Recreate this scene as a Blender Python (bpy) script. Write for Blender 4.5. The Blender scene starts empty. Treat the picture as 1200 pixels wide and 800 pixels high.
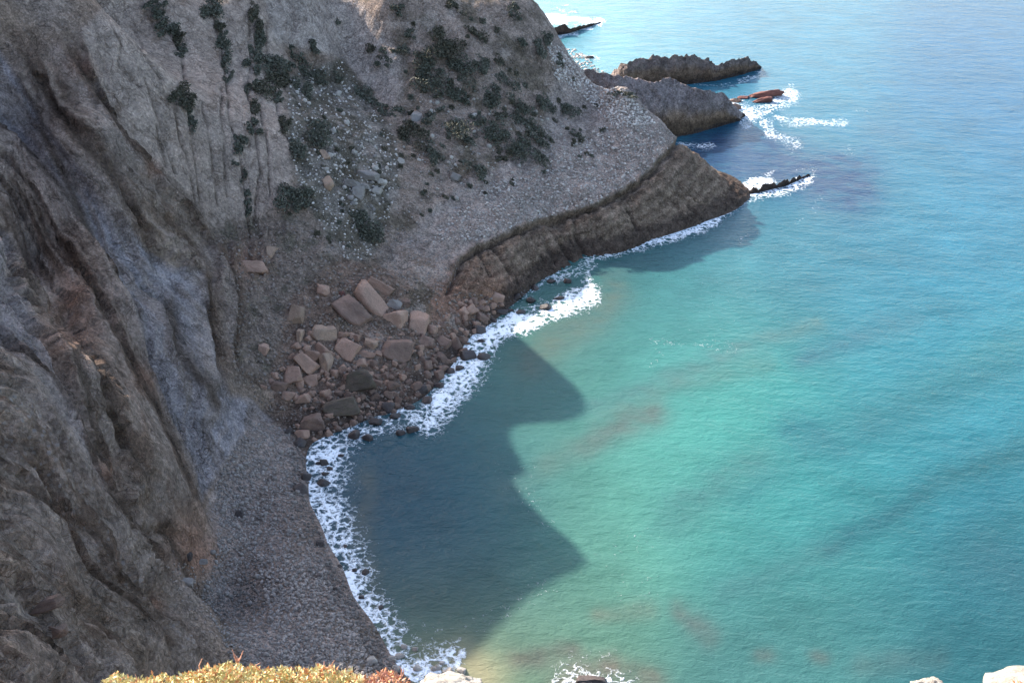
import bpy, bmesh, math, random
import numpy as np
from mathutils import Vector, Matrix
from mathutils.bvhtree import BVHTree

random.seed(7)
rng = np.random.default_rng(7)
scene = bpy.context.scene
col = scene.collection

# ------------------------------------------------------------------ camera model
H = 90.0                      # eye height over the sea
F = 1230.0                    # focal length in photo pixels (photo 1200 wide)
PITCH = math.radians(30.0)
SP, CP = math.sin(PITCH), math.cos(PITCH)
SUN_A, SUN_E = math.radians(40.0), math.radians(32.0)   # towards -X, turned to +Y

def ray(px, py):
    h = (px - 600.0) / F
    v = (py - 400.0) / F
    return Vector((h, CP - v * SP, -SP - v * CP))

def at(px, py, z=0.0):
    r = ray(px, py)
    t = (z - H) / r.z
    return (r.x * t, r.y * t, z)

def project(x, y, z):
    d = y * CP - (z - H) * SP
    d = np.where(d < 1.0, 1.0, d)
    up = y * SP + (z - H) * CP
    return 600 + F * x / d, 400 - F * up / d, d

# ------------------------------------------------------------------ noise (numpy)
_perm = rng.permutation(256)
_perm = np.concatenate([_perm, _perm, _perm]).astype(np.int32)
_g = rng.normal(size=(256, 3)); _g /= np.linalg.norm(_g, axis=1)[:, None]
_gx, _gy, _gz = [np.ascontiguousarray(_g[:, i], np.float32) for i in range(3)]

def perlin(x, y, z):
    x, y, z = [np.asarray(t, np.float32) for t in np.broadcast_arrays(x, y, z)]
    xi, yi, zi = [np.floor(t).astype(np.int32) for t in (x, y, z)]
    xf, yf, zf = x - xi, y - yi, z - zi
    u, v, w = [t * t * t * (t * (t * 6 - 15) + 10) for t in (xf, yf, zf)]
    xi &= 255; yi &= 255; zi &= 255
    pa = [_perm[xi], _perm[xi + 1]]
    pab = [[_perm[pa[a] + yi], _perm[pa[a] + yi + 1]] for a in (0, 1)]
    def gr(a, b, c):
        k = _perm[pab[a][b] + zi + c]
        return _gx[k] * (xf - a) + _gy[k] * (yf - b) + _gz[k] * (zf - c)
    def lerp(a, b, t): return a + t * (b - a)
    x00 = lerp(gr(0, 0, 0), gr(1, 0, 0), u); x10 = lerp(gr(0, 1, 0), gr(1, 1, 0), u)
    x01 = lerp(gr(0, 0, 1), gr(1, 0, 1), u); x11 = lerp(gr(0, 1, 1), gr(1, 1, 1), u)
    return lerp(lerp(x00, x10, v), lerp(x01, x11, v), w) * 1.6

def fbm(x, y, z, s, octv=4, gain=0.5, ridged=False):
    out = 0.0; a = 1.0; f = 1.0 / s; tot = 0
    for i in range(octv):
        n = perlin(x * f + 17.3 * i, y * f - 9.1 * i, z * f + 4.7 * i)
        if ridged: n = 1 - 2 * np.abs(n)
        out = out + a * n; tot += a; a *= gain; f *= 2.03
    return out / tot

def sstep(a, b, x):
    t = np.clip((x - a) / (b - a), 0, 1)
    return t * t * (3 - 2 * t)

def seg_dist(px, py, pts):
    """distance to an open polyline, signed side (+ = right/above of travel direction), parameter 0..1"""
    best = np.full(px.shape, 1e9); side = np.zeros(px.shape); par = np.zeros(px.shape)
    pts = np.asarray(pts, float)
    L = np.concatenate([[0], np.cumsum(np.linalg.norm(np.diff(pts, axis=0), axis=1))])
    for i in range(len(pts) - 1):
        a, b = pts[i], pts[i + 1]; e = b - a; l2 = e @ e
        t = np.clip(((px - a[0]) * e[0] + (py - a[1]) * e[1]) / l2, 0, 1)
        dx, dy = px - a[0] - t * e[0], py - a[1] - t * e[1]
        d = np.hypot(dx, dy); m = d < best
        best[m] = d[m]
        side[m] = np.sign(e[0] * dy - e[1] * dx)[m]     # >0: below/left on screen when travelling right
        par[m] = ((L[i] + t * math.sqrt(l2)) / L[-1])[m]
    return best, side, par

def poly_sd(px, py, pts):
    """signed distance to a polygon, + inside"""
    pts = np.asarray(pts, float)
    d, _, _ = seg_dist(px, py, np.vstack([pts, pts[:1]]))
    ins = np.zeros(px.shape, bool); n = len(pts)
    for i in range(n):
        x1, y1 = pts[i]; x2, y2 = pts[(i + 1) % n]
        if y1 == y2: continue
        c = ((y1 > py) != (y2 > py)) & (px < (x2 - x1) * (py - y1) / (y2 - y1) + x1)
        ins ^= c
    return np.where(ins, d, -d)

# ------------------------------------------------------------------ terrain control points
CPTS = []
def cp(px, py, z): CPTS.append(at(px, py, z))
def cw(x, y, z): CPTS.append((x, y, z))
SHORE = [(455, 762), (415, 700), (385, 640), (362, 590), (358, 545), (380, 512), (440, 488), (490, 470), (520, 440),
         (550, 395), (590, 365), (630, 330), (690, 298), (760, 280), (830, 258), (864, 216)]
for p in SHORE: cp(p[0], p[1], 0.0)
for p in [(345, 560), (348, 590), (355, 620)]: cp(p[0], p[1], .7)
for p in [(560, 740), (500, 640), (480, 560), (560, 500), (640, 420), (720, 340), (880, 290), (930, 225)]: cp(p[0], p[1], -3.5)
for p in [(700, 640), (760, 480), (1000, 300), (1000, 180)]: cp(p[0], p[1], -8)
# beach back and foot of the wall
for a in [(320, 560, 1.6), (330, 660, 1.8), (380, 740, 1.8), (300, 482, 3), (245, 590, 3), (245, 650, 3.2), (290, 755, 3.5), (200, 680, 6)]: cp(*a)
# boulder slope
for a in [(400, 480, 1.2), (320, 470, 3), (300, 400, 9), (340, 300, 15), (470, 330, 9), (480, 400, 4), (560, 340, 4)]: cp(*a)
# headland
for a in [(600, 290, 6), (600, 200, 13.5), (700, 238, 8), (745, 213, 9), (790, 166, 12), (700, 200, 11), (400, 250, 17.5), (500, 250, 12.5),
          (450, 290, 11), (626, 0, 38.2), (600, 0, 37.5), (500, 0, 37.4), (400, 0, 38.2), (350, 20, 38.2), (400, 130, 26.5), (350, 62, 34.2), (400, 62, 31.8), (440, 92, 27.5), (500, 130, 23.5), (600, 130, 21.5),
          (700, 130, 17), (728, 102, 22)]: cp(*a)
# slab and wall
for a in [(280, 280, 18), (300, 150, 31), (250, 150, 33), (200, 250, 26), (300, 0, 42.5), (200, 0, 47.5), (100, 0, 49.5), (0, 0, 50),
          (150, 50, 45), (100, 150, 41), (0, 150, 40), (0, 230, 35), (0, 300, 30.5), (60, 350, 30), (100, 300, 29), (0, 400, 37), (0, 500, 36), (100, 450, 28),
          (200, 400, 19), (240, 420, 12), (200, 550, 9), (0, 600, 33), (150, 600, 17), (0, 700, 32), (100, 700, 21), (0, 800, 33), (100, 785, 21), (250, 785, 5)]: cp(*a)
# crest (out of frame) and the land behind it
KS = 1 / math.tan(SUN_E)
def caster(px, py, z):
    x, y, _ = at(px, py, 0); cw(x - math.cos(SUN_A) * KS * z, y + math.sin(SUN_A) * KS * z, z)
CREST = [(345, 802, 53), (400, 786, 53), (450, 769, 55), (498, 752, 58.5), (555, 726, 64), (622, 695, 70), (664, 672, 74), (690, 652, 77), (682, 488, 80), (672, 450, 75), (612, 408, 65), (690, 332, 47), (760, 318, 43.5), (830, 298, 40.5), (880, 280, 38)]
for a in CREST: caster(*a)
for a in [(585, 552, 48), (585, 552, 58), (578, 384, 42), (578, 384, 50), (578, 384, 59), (640, 355, 50), (620, 368, 46), (665, 348, 46), (600, 376, 52), (585, 552, 64), (600, 580, 67), (585, 552, 70)]: caster(a[0], a[1], a[2] - (3 if 340 < a[1] < 390 else 1))
for a in [(-79, 122, 60), (-72, 107, 62), (-66, 90, 60), (-100, 105, 60), (-78, 85, 64), (-70, 70, 62), (-110, 60, 70), (-140, 150, 50), (-140, 210, 50), (-120, 250, 45), (-95, 265, 30), (-60, 262, 30),
          (-30, 268, 18), (0, 270, 12), (18, 254, 8), (35, 240, 3), (48, 236, 0), (45, 255, -4), (70, 240, -5), (-64, 236, 42), (10, 300, -6), (-80, 320, -6), (120, 200, -10), (120, 320, -10)]: cw(*a)
# the near cliff below the viewpoint
for a in [(0, 12, 70), (12, 14, 66), (0, 30, 38), (20, 30, 18), (0, 50, 14), (12, 50, 8), (-6, 66, 5), (5, 75, -2), (30, 55, -4), (55, 35, -5),
          (-20, 18, 60), (-32, 28, 52), (-24, 38, 36), (-50, 40, 60), (-15, 45, 24), (-22, 62, 11), (100, 100, -10)]: cw(*a)
CPTS = np.array(CPTS)

def tps_fit(P, lam):
    n = len(P); s = 100.0
    X = P[:, :2] / s
    r2 = ((X[:, None] - X[None]) ** 2).sum(-1)
    K = 0.5 * r2 * np.log(r2 + 1e-12) + lam * np.eye(n)
    A = np.zeros((n + 3, n + 3)); A[:n, :n] = K
    A[:n, n] = 1; A[:n, n + 1:] = X; A[n, :n] = 1; A[n + 1:, :n] = X.T
    b = np.zeros(n + 3); b[:n] = P[:, 2]
    c = np.linalg.solve(A, b)
    def ev(x, y):
        x = x / s; y = y / s
        out = c[n] + c[n + 1] * x + c[n + 2] * y
        for i in range(n):
            r2 = (x - X[i, 0]) ** 2 + (y - X[i, 1]) ** 2
            out = out + c[i] * 0.5 * r2 * np.log(r2 + 1e-12)
        return out
    return ev
TPS = tps_fit(CPTS, 2e-4)
# ------------------------------------------------------------------ materials
def new_mat(name):
    m = bpy.data.materials.new(name); m.use_nodes = True
    nt = m.node_tree
    return m, nt, nt.nodes['Principled BSDF'], nt.nodes['Material Output']

def N(nt, typ, **kw):
    n = nt.nodes.new(typ)
    for k, v in kw.items():
        if k.startswith('i_'):
            n.inputs[k[2:].replace('_', ' ')].default_value = v
        else:
            setattr(n, k, v)
    return n

def L(nt, a, b): nt.links.new(a, b)

def math_n(nt, op, a, b=None, clamp=False):
    n = nt.nodes.new('ShaderNodeMath'); n.operation = op; n.use_clamp = clamp
    for i, v in enumerate((a, b)):
        if v is None: continue
        if isinstance(v, (int, float)): n.inputs[i].default_value = v
        else: nt.links.new(v, n.inputs[i])
    return n.outputs[0]

def mix_rgb(nt, blend, fac, a, b):
    n = nt.nodes.new('ShaderNodeMix'); n.data_type = 'RGBA'; n.blend_type = blend
    for s, v in ((n.inputs[0], fac), (n.inputs[6], a), (n.inputs[7], b)):
        if isinstance(v, (int, float)): s.default_value = v
        elif isinstance(v, tuple): s.default_value = v + (1,) if len(v) == 3 else v
        else: nt.links.new(v, s)
    return n.outputs[2]

def noise_n(nt, co, scale, detail=4, rough=0.6, dist=0.0):
    n = nt.nodes.new('ShaderNodeTexNoise'); n.inputs['Scale'].default_value = scale
    n.inputs['Detail'].default_value = detail; n.inputs['Roughness'].default_value = rough
    n.inputs['Distortion'].default_value = dist
    nt.links.new(co, n.inputs['Vector']); return n.outputs['Fac']

def maprange(nt, v, a, b, c, d, smooth=False):
    n = nt.nodes.new('ShaderNodeMapRange'); n.clamp = True
    if smooth: n.interpolation_type = 'SMOOTHSTEP'
    nt.links.new(v, n.inputs[0])
    for i, x in enumerate((a, b, c, d)): n.inputs[i + 1].default_value = x
    return n.outputs[0]

def ground_mat():
    m, nt, bs, out = new_mat('weathered_rock_ground')
    co = N(nt, 'ShaderNodeNewGeometry').outputs['Position']
    col_a = N(nt, 'ShaderNodeAttribute', attribute_name='rockcol').outputs['Color']
    grav = N(nt, 'ShaderNodeAttribute', attribute_name='grav').outputs['Fac']
    n1 = noise_n(nt, co, 0.45, 4, 0.65); n2 = noise_n(nt, co, 3.4, 3, 0.75)
    wall = N(nt, 'ShaderNodeAttribute', attribute_name='wall').outputs['Fac']
    qa = N(nt, 'ShaderNodeAttribute', attribute_name='strata').outputs['Fac']
    iso = math_n(nt, 'SUBTRACT', 1.0, math_n(nt, 'MULTIPLY', wall, .55))
    f = math_n(nt, 'ADD', math_n(nt, 'MULTIPLY', maprange(nt, n1, .3, .7, -.28, .28), iso), math_n(nt, 'MULTIPLY', maprange(nt, n2, .33, .67, -.42, .42), iso))
    c = mix_rgb(nt, 'MULTIPLY', 1.0, col_a, math_n(nt, 'ADD', f, 1.0))
    # thin beds following the ribs of the wall
    sx_ = N(nt, 'ShaderNodeSeparateXYZ'); L(nt, co, sx_.inputs[0])
    cb_ = N(nt, 'ShaderNodeCombineXYZ'); L(nt, math_n(nt, 'ADD', math_n(nt, 'MULTIPLY', qa, 1.0), math_n(nt, 'MULTIPLY', n1, .35)), cb_.inputs[0]); L(nt, math_n(nt, 'MULTIPLY', sx_.outputs[2], .10), cb_.inputs[1])
    s1 = noise_n(nt, cb_.outputs[0], 2.1, 6, .70); s2 = noise_n(nt, cb_.outputs[0], 5.5, 4, .6)
    sd = maprange(nt, s1, .46, .34, 0, 1); slt = maprange(nt, s1, .54, .64, 0, 1)
    c = mix_rgb(nt, 'MULTIPLY', math_n(nt, 'MULTIPLY', sd, math_n(nt, 'MULTIPLY', wall, .8)), c, (.45, .40, .36))
    c = mix_rgb(nt, 'MULTIPLY', math_n(nt, 'MULTIPLY', slt, math_n(nt, 'MULTIPLY', wall, .7)), c, (1.45, 1.42, 1.42))
    # fine joints
    wv = N(nt, 'ShaderNodeTexNoise'); wv.inputs['Scale'].default_value = .35; wv.inputs['Detail'].default_value = 2; L(nt, co, wv.inputs['Vector'])
    ws = N(nt, 'ShaderNodeVectorMath', operation='SCALE'); L(nt, wv.outputs['Color'], ws.inputs[0]); ws.inputs['Scale'].default_value = 5.0
    wa = N(nt, 'ShaderNodeVectorMath', operation='ADD'); L(nt, co, wa.inputs[0]); L(nt, ws.outputs[0], wa.inputs[1])
    wm = N(nt, 'ShaderNodeMapping'); wm.inputs['Scale'].default_value = (1.0, .8, .42); L(nt, wa.outputs[0], wm.inputs['Vector'])
    vj = N(nt, 'ShaderNodeTexVoronoi', feature='DISTANCE_TO_EDGE'); vj.inputs['Scale'].default_value = .55; L(nt, wm.outputs[0], vj.inputs['Vector'])
    vk = N(nt, 'ShaderNodeTexVoronoi', feature='DISTANCE_TO_EDGE'); vk.inputs['Scale'].default_value = 1.7; L(nt, wm.outputs[0], vk.inputs['Vector'])
    jt = math_n(nt, 'MAXIMUM', maprange(nt, vj.outputs['Distance'], .0, .06, 1, 0), maprange(nt, vk.outputs['Distance'], .0, .10, .6, 0))
    jt = math_n(nt, 'MULTIPLY', jt, maprange(nt, noise_n(nt, co, .25, 2), .40, .6, .25, 1))
    jt = math_n(nt, 'MULTIPLY', jt, math_n(nt, 'SUBTRACT', 1.0, grav, True))
    c = mix_rgb(nt, 'MULTIPLY', math_n(nt, 'MULTIPLY', jt, .75), c, (.42, .38, .35))
    # broken blocks: a tone of its own for each joint cell
    vb = N(nt, 'ShaderNodeTexVoronoi', feature='F1'); vb.inputs['Scale'].default_value = 1.05; L(nt, wm.outputs[0], vb.inputs['Vector'])
    vbc = N(nt, 'ShaderNodeSeparateColor'); L(nt, vb.outputs['Color'], vbc.inputs[0])
    vs_ = N(nt, 'ShaderNodeTexVoronoi', feature='F1'); vs_.inputs['Scale'].default_value = 2.9; L(nt, co, vs_.inputs['Vector'])
    vsc = N(nt, 'ShaderNodeSeparateColor'); L(nt, vs_.outputs['Color'], vsc.inputs[0])
    cell = math_n(nt, 'ADD', maprange(nt, vbc.outputs[0], 0, 1, -.17, .17), maprange(nt, vsc.outputs[0], 0, 1, -.22, .22))
    c = mix_rgb(nt, 'MULTIPLY', 1.0, c, math_n(nt, 'ADD', cell, 1.0))
    # pale and dark stones lying in the soil
    v = N(nt, 'ShaderNodeTexVoronoi', feature='F1'); v.inputs['Scale'].default_value = 1.7
    L(nt, co, v.inputs['Vector'])
    rnd = N(nt, 'ShaderNodeSeparateColor'); L(nt, v.outputs['Color'], rnd.inputs[0])
    stone = math_n(nt, 'MULTIPLY', maprange(nt, v.outputs['Distance'], .30, .42, 1, 0), grav)
    big = math_n(nt, 'MULTIPLY', stone, maprange(nt, rnd.outputs[0], .45, .95, 0, 1))
    c = mix_rgb(nt, 'MIX', math_n(nt, 'MULTIPLY', big, .75), c, (.31, .285, .275))
    dk = math_n(nt, 'MULTIPLY', maprange(nt, v.outputs['Distance'], .40, .62, 0, .42), grav)
    c = mix_rgb(nt, 'MULTIPLY', dk, c, (.35, .33, .33))
    L(nt, c, bs.inputs['Base Color']); bs.inputs['Roughness'].default_value = .95
    bs.inputs['Specular IOR Level'].default_value = .15
    h = math_n(nt, 'ADD', math_n(nt, 'MULTIPLY', n2, .28), math_n(nt, 'MULTIPLY', n1, .35))
    h = math_n(nt, 'ADD', h, math_n(nt, 'ADD', math_n(nt, 'MULTIPLY', vbc.outputs[1], .22), math_n(nt, 'MULTIPLY', vsc.outputs[1], .10)))
    n3 = noise_n(nt, co, 7.0, 4, .7)
    h = math_n(nt, 'ADD', h, math_n(nt, 'MULTIPLY', math_n(nt, 'ADD', math_n(nt, 'MULTIPLY', s1, 1.5), math_n(nt, 'MULTIPLY', s2, .5)), wall))
    h = math_n(nt, 'SUBTRACT', h, math_n(nt, 'MULTIPLY', jt, .22))
    h = math_n(nt, 'ADD', h, math_n(nt, 'MULTIPLY', n3, .16))
    h = math_n(nt, 'ADD', h, math_n(nt, 'MULTIPLY', math_n(nt, 'MULTIPLY', maprange(nt, v.outputs['Distance'], 0, .6, 1, 0), grav), .28))
    b = N(nt, 'ShaderNodeBump'); b.inputs['Strength'].default_value = .9; b.inputs['Distance'].default_value = 1.3
    L(nt, h, b.inputs['Height']); L(nt, b.outputs[0], bs.inputs['Normal'])
    return m
M_GROUND = ground_mat()

def rock_mat(name, c1, c2, scale=.8, rough=.9, spec=.2, bump=.35, moss=None):
    m, nt, bs, out = new_mat(name)
    tc = N(nt, 'ShaderNodeTexCoord').outputs['Object']
    oi = N(nt, 'ShaderNodeObjectInfo')
    add = N(nt, 'ShaderNodeVectorMath', operation='ADD'); L(nt, tc, add.inputs[0]); L(nt, oi.outputs['Location'], add.inputs[1])
    co = add.outputs[0]
    n1 = noise_n(nt, co, scale, 6, .65, .3); n2 = noise_n(nt, co, scale * 7, 5, .7)
    c = mix_rgb(nt, 'MIX', maprange(nt, n1, .32, .68, 0, 1), c1, c2)
    f = math_n(nt, 'ADD', maprange(nt, n2, .25, .75, .7, 1.3), maprange(nt, oi.outputs['Random'], 0, 1, -.18, .18))
    c = mix_rgb(nt, 'MULTIPLY', 1.0, c, f)
    if moss:
        n4 = noise_n(nt, co, scale * 1.7, 4, .6)
        c = mix_rgb(nt, 'MIX', maprange(nt, n4, .5, .62, 0, .5), c, moss)
    L(nt, c, bs.inputs['Base Color']); bs.inputs['Roughness'].default_value = rough
    bs.inputs['Specular IOR Level'].default_value = spec
    h = math_n(nt, 'ADD', math_n(nt, 'MULTIPLY', n1, .8), math_n(nt, 'MULTIPLY', n2, .25))
    b = N(nt, 'ShaderNodeBump'); b.inputs['Strength'].default_value = .8; b.inputs['Distance'].default_value = bump
    L(nt, h, b.inputs['Height']); L(nt, b.outputs[0], bs.inputs['Normal'])
    return m

# ------------------------------------------------------------------ helpers for objects
def tag(o, label=None, cat=None, group=None, kind=None):
    if label: o['label'] = label
    if cat: o['category'] = cat
    if group: o['group'] = group
    if kind: o['kind'] = kind
    return o

def mesh_obj(name, verts, faces, mat, smooth=True, parent=None):
    me = bpy.data.meshes.new(name)
    verts = np.asarray(verts, np.float32); faces = np.asarray(faces, np.int32)
    k = faces.shape[1]
    me.vertices.add(len(verts)); me.vertices.foreach_set('co', verts.ravel())
    me.loops.add(faces.size); me.loops.foreach_set('vertex_index', faces.ravel())
    me.polygons.add(len(faces)); me.polygons.foreach_set('loop_start', np.arange(0, faces.size, k, dtype=np.int32))
    me.polygons.foreach_set('use_smooth', np.full(len(faces), smooth))
    me.update(calc_edges=True); me.validate()
    if mat: me.materials.append(mat)
    o = bpy.data.objects.new(name, me); col.objects.link(o)
    if parent: o.parent = parent
    return o

def add_attr(o, name, arr):
    arr = np.asarray(arr, np.float32)
    if arr.ndim == 2:
        a = o.data.attributes.new(name, 'FLOAT_COLOR', 'POINT')
        a.data.foreach_set('color', np.concatenate([arr, np.ones((len(arr), 1), np.float32)], 1).ravel())
    else:
        a = o.data.attributes.new(name, 'FLOAT', 'POINT'); a.data.foreach_set('value', arr)

# ------------------------------------------------------------------ terrain
def axis(parts):
    out = []
    for a, b, s in parts: out.append(np.arange(a, b, s))
    out.append([parts[-1][1]]); return np.concatenate(out)
th = np.radians(axis([(-80, -39, .7), (-39, 17, .095), (17, 36, .6)]))
rr = axis([(10, 52, 1.0), (52, 262, .33), (262, 330, 1.7)])
T, R = np.meshgrid(th, rr)
X = R * np.sin(T); Y = R * np.cos(T)
def coarse_eval(X, Y, k=4):
    ri = np.unique(np.r_[np.arange(0, X.shape[0], k), X.shape[0] - 1]); ti = np.unique(np.r_[np.arange(0, X.shape[1], k), X.shape[1] - 1])
    Zc = TPS(X[np.ix_(ri, ti)], Y[np.ix_(ri, ti)])
    tmp = np.array([np.interp(np.arange(X.shape[1]), ti, row) for row in Zc])
    return np.array([np.interp(np.arange(X.shape[0]), ri, c) for c in tmp.T]).T
Z = coarse_eval(X, Y)
dZr = np.gradient(Z, axis=0) / np.gradient(R, axis=0)
dZt = np.gradient(Z, axis=1) / (np.gradient(T, axis=1) * R)
gx = dZr * np.sin(T) + dZt * np.cos(T); gy = dZr * np.cos(T) - dZt * np.sin(T)
nl = np.sqrt(1 + gx ** 2 + gy ** 2)
NX, NY, NZ = -gx / nl, -gy / nl, 1 / nl
PX, PY, D = project(X, Y, Z)
MPP = D / F                                             # metres per photo pixel
wob = 5 * fbm(X, Y, Z, 9, 4); wob2 = 5 * fbm(X + 50, Y, Z, 9, 4)
QX, QY = PX + wob, PY + wob2
front = (D > 20)

ZONES = {
 'clay': [(0, 60), (30, 110), (70, 170), (115, 240), (160, 285), (200, 315), (228, 322), (240, 420), (262, 462), (300, 478), (322, 492), (290, 505), (252, 560),
          (232, 590), (213, 560), (180, 495), (163, 430), (152, 372), (110, 290), (75, 235), (40, 190), (-40, 130), (-40, 20)],
 'clay2': [(-30, 260), (5, 280), (30, 340), (52, 410), (70, 470), (86, 530), (110, 590), (95, 585), (55, 510), (20, 440), (-30, 400)],
 'slab': [(95, 40), (150, -30), (330, -30), (330, 120), (345, 200), (330, 250), (292, 290), (250, 270), (185, 215), (140, 150)],
 'slab2': [(305, -20), (400, -20), (440, 25), (470, 60), (472, 110), (463, 130), (438, 110), (410, 78), (380, 62), (335, 56), (318, 45)],
 'rubble': [(335, 90), (400, 70), (430, 110), (460, 150), (470, 210), (455, 260), (430, 310), (400, 300), (360, 240), (340, 190)],
 'gravel': [(470, 285), (540, 215), (620, 180), (650, 90), (640, 40), (690, 60), (740, 100), (800, 165), (745, 216), (700, 240), (660, 252), (620, 264), (560, 288), (520, 320)],
 'ledge': [(520, 345), (540, 303), (560, 286), (620, 263), (660, 251), (700, 239), (745, 214), (770, 190), (790, 164), (825, 150), (880, 200), (880, 235), (700, 310), (640, 325), (600, 345), (560, 350)],
 'beach': [(300, 486), (335, 500), (352, 520), (366, 560), (400, 640), (440, 720), (490, 800), (440, 830), (270, 830), (290, 770), (232, 700), (262, 650), (240, 600), (252, 560), (275, 520)],
 'pile': [(315, 440), (340, 350), (400, 300), (450, 310), (500, 350), (560, 340), (620, 330), (580, 400), (520, 450), (470, 490), (380, 520), (330, 500)],
 'talus': [(240, 262), (330, 250), (450, 300), (430, 330), (340, 350), (320, 440), (270, 460), (265, 400), (268, 340), (245, 300)],
}
SD = {k: np.where(front, poly_sd(QX, QY, v), -999) for k, v in ZONES.items()}
W = {k: sstep(-5, 5, v) for k, v in SD.items()}
hard = {k: poly_sd(PX, PY, v) for k, v in ZONES.items() if k in ('ledge', 'slab2', 'slab')}
leftw = sstep(330, 180, PX + .25 * (PY - 400)) * sstep(60, 140, PY + .5 * PX)      # the furrowed wall on the left
leftw = np.clip(leftw + (PX < -20), 0, 1)

# strata of the left wall: a smooth field whose level lines follow its long diagonal ribs
FAM = [(-3, [(230, -30), (262, 60), (280, 150), (290, 230), (300, 330)]), (0, [(60, -20), (98, 60), (125, 130), (165, 195), (200, 240), (245, 290)]), (1.5, [(0, 20), (40, 90), (85, 165), (130, 235), (175, 300), (228, 380), (262, 460)]),
       (3.5, [(-40, 120), (0, 165), (40, 195), (75, 237), (102, 287), (128, 335), (152, 372), (163, 430), (185, 500), (215, 560), (244, 604)]),
       (5, [(0, 200), (60, 285), (98, 350), (114, 400), (128, 440), (160, 500), (185, 555), (212, 610), (240, 660)]),
       (6.5, [(-30, 235), (0, 264), (20, 300), (45, 360), (62, 410), (75, 470), (88, 520), (112, 580), (138, 630), (170, 680)]),
       (8, [(-20, 400), (0, 420), (35, 455), (62, 500), (80, 550), (105, 598), (130, 630), (165, 672), (240, 740)]),
       (10, [(-20, 480), (20, 530), (60, 600), (90, 650), (118, 690), (150, 715), (200, 750), (250, 800)]),
       (12, [(-20, 580), (0, 590), (20, 605), (45, 625), (58, 660), (72, 685), (100, 705), (135, 730), (165, 755), (195, 788)]), (14.5, [(-20, 690), (0, 700), (60, 760), (110, 800)]), (16, [(-20, 760), (40, 800)])]
FP = np.array([(x, y, q) for q, l in FAM for x, y in l], float)
_s = TPS
QF = tps_fit(FP, 3e-4)
def coarse_px(fn, k=4):
    ri = np.unique(np.r_[np.arange(0, X.shape[0], k), X.shape[0] - 1]); ti = np.unique(np.r_[np.arange(0, X.shape[1], k), X.shape[1] - 1])
    ix = np.ix_(ri, ti); Zc = fn(np.clip(PX[ix], -400, 700), np.clip(PY[ix], -200, 1000))
    tmp = np.array([np.interp(np.arange(X.shape[1]), ti, row) for row in Zc])
    return np.array([np.interp(np.arange(X.shape[0]), ri, c) for c in tmp.T]).T
Q = coarse_px(QF)
Q = Q + .35 * fbm(X, Y, Z, 7, 3) + .10 * fbm(X, Y, Z, 1.6, 3)
O1 = 0 * Q
rib1 = 1 - 2 * np.abs(perlin(Q * .55, Z * .03, O1 + 3.3)); rib2 = 1 - 2 * np.abs(perlin(Q * 1.4, Z * .06, O1 + 8.1)); rib3 = 1 - 2 * np.abs(perlin(Q * 3.6, Z * .16, O1 + 1.7)); rib4 = perlin(Q * 8.0, Z * .4, O1 + 5.5)
disp = (1.5 - 1.0 * leftw) * fbm(X, Y, Z, 16, 3) * sstep(1, 8, Z) + (.55 - .3 * leftw) * fbm(X, Y, Z, 4.5, 4) * sstep(-.5, 3, Z)
saw = (Q * .9 + .35 * fbm(X, Y, Z, 5, 3)) % 1.0; saw2 = (Q * 2.7 + .5 * fbm(X + 9, Y, Z, 3, 3)) % 1.0
disp += leftw * sstep(2, 8, Z) * (1 - .8 * W['slab']) * (1 - .6 * W['clay']) * (1.3 * (saw - .5) + .5 * (saw2 - .5))
disp += leftw * sstep(2, 8, Z) * (1.2 * rib1 + .8 * rib2 + .5 * rib3 + .2 * rib4) * (1 - .35 * W['clay']) * (1 - .8 * W['slab'])
disp += .9 * fbm(X + 3, Y, Z, 2.2, 4, .55, True) * (.3 + .2 * leftw) * (1 - W['clay'] * .75) * (1 - .8 * W['slab']) * sstep(1, 5, Z) * .8
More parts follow.
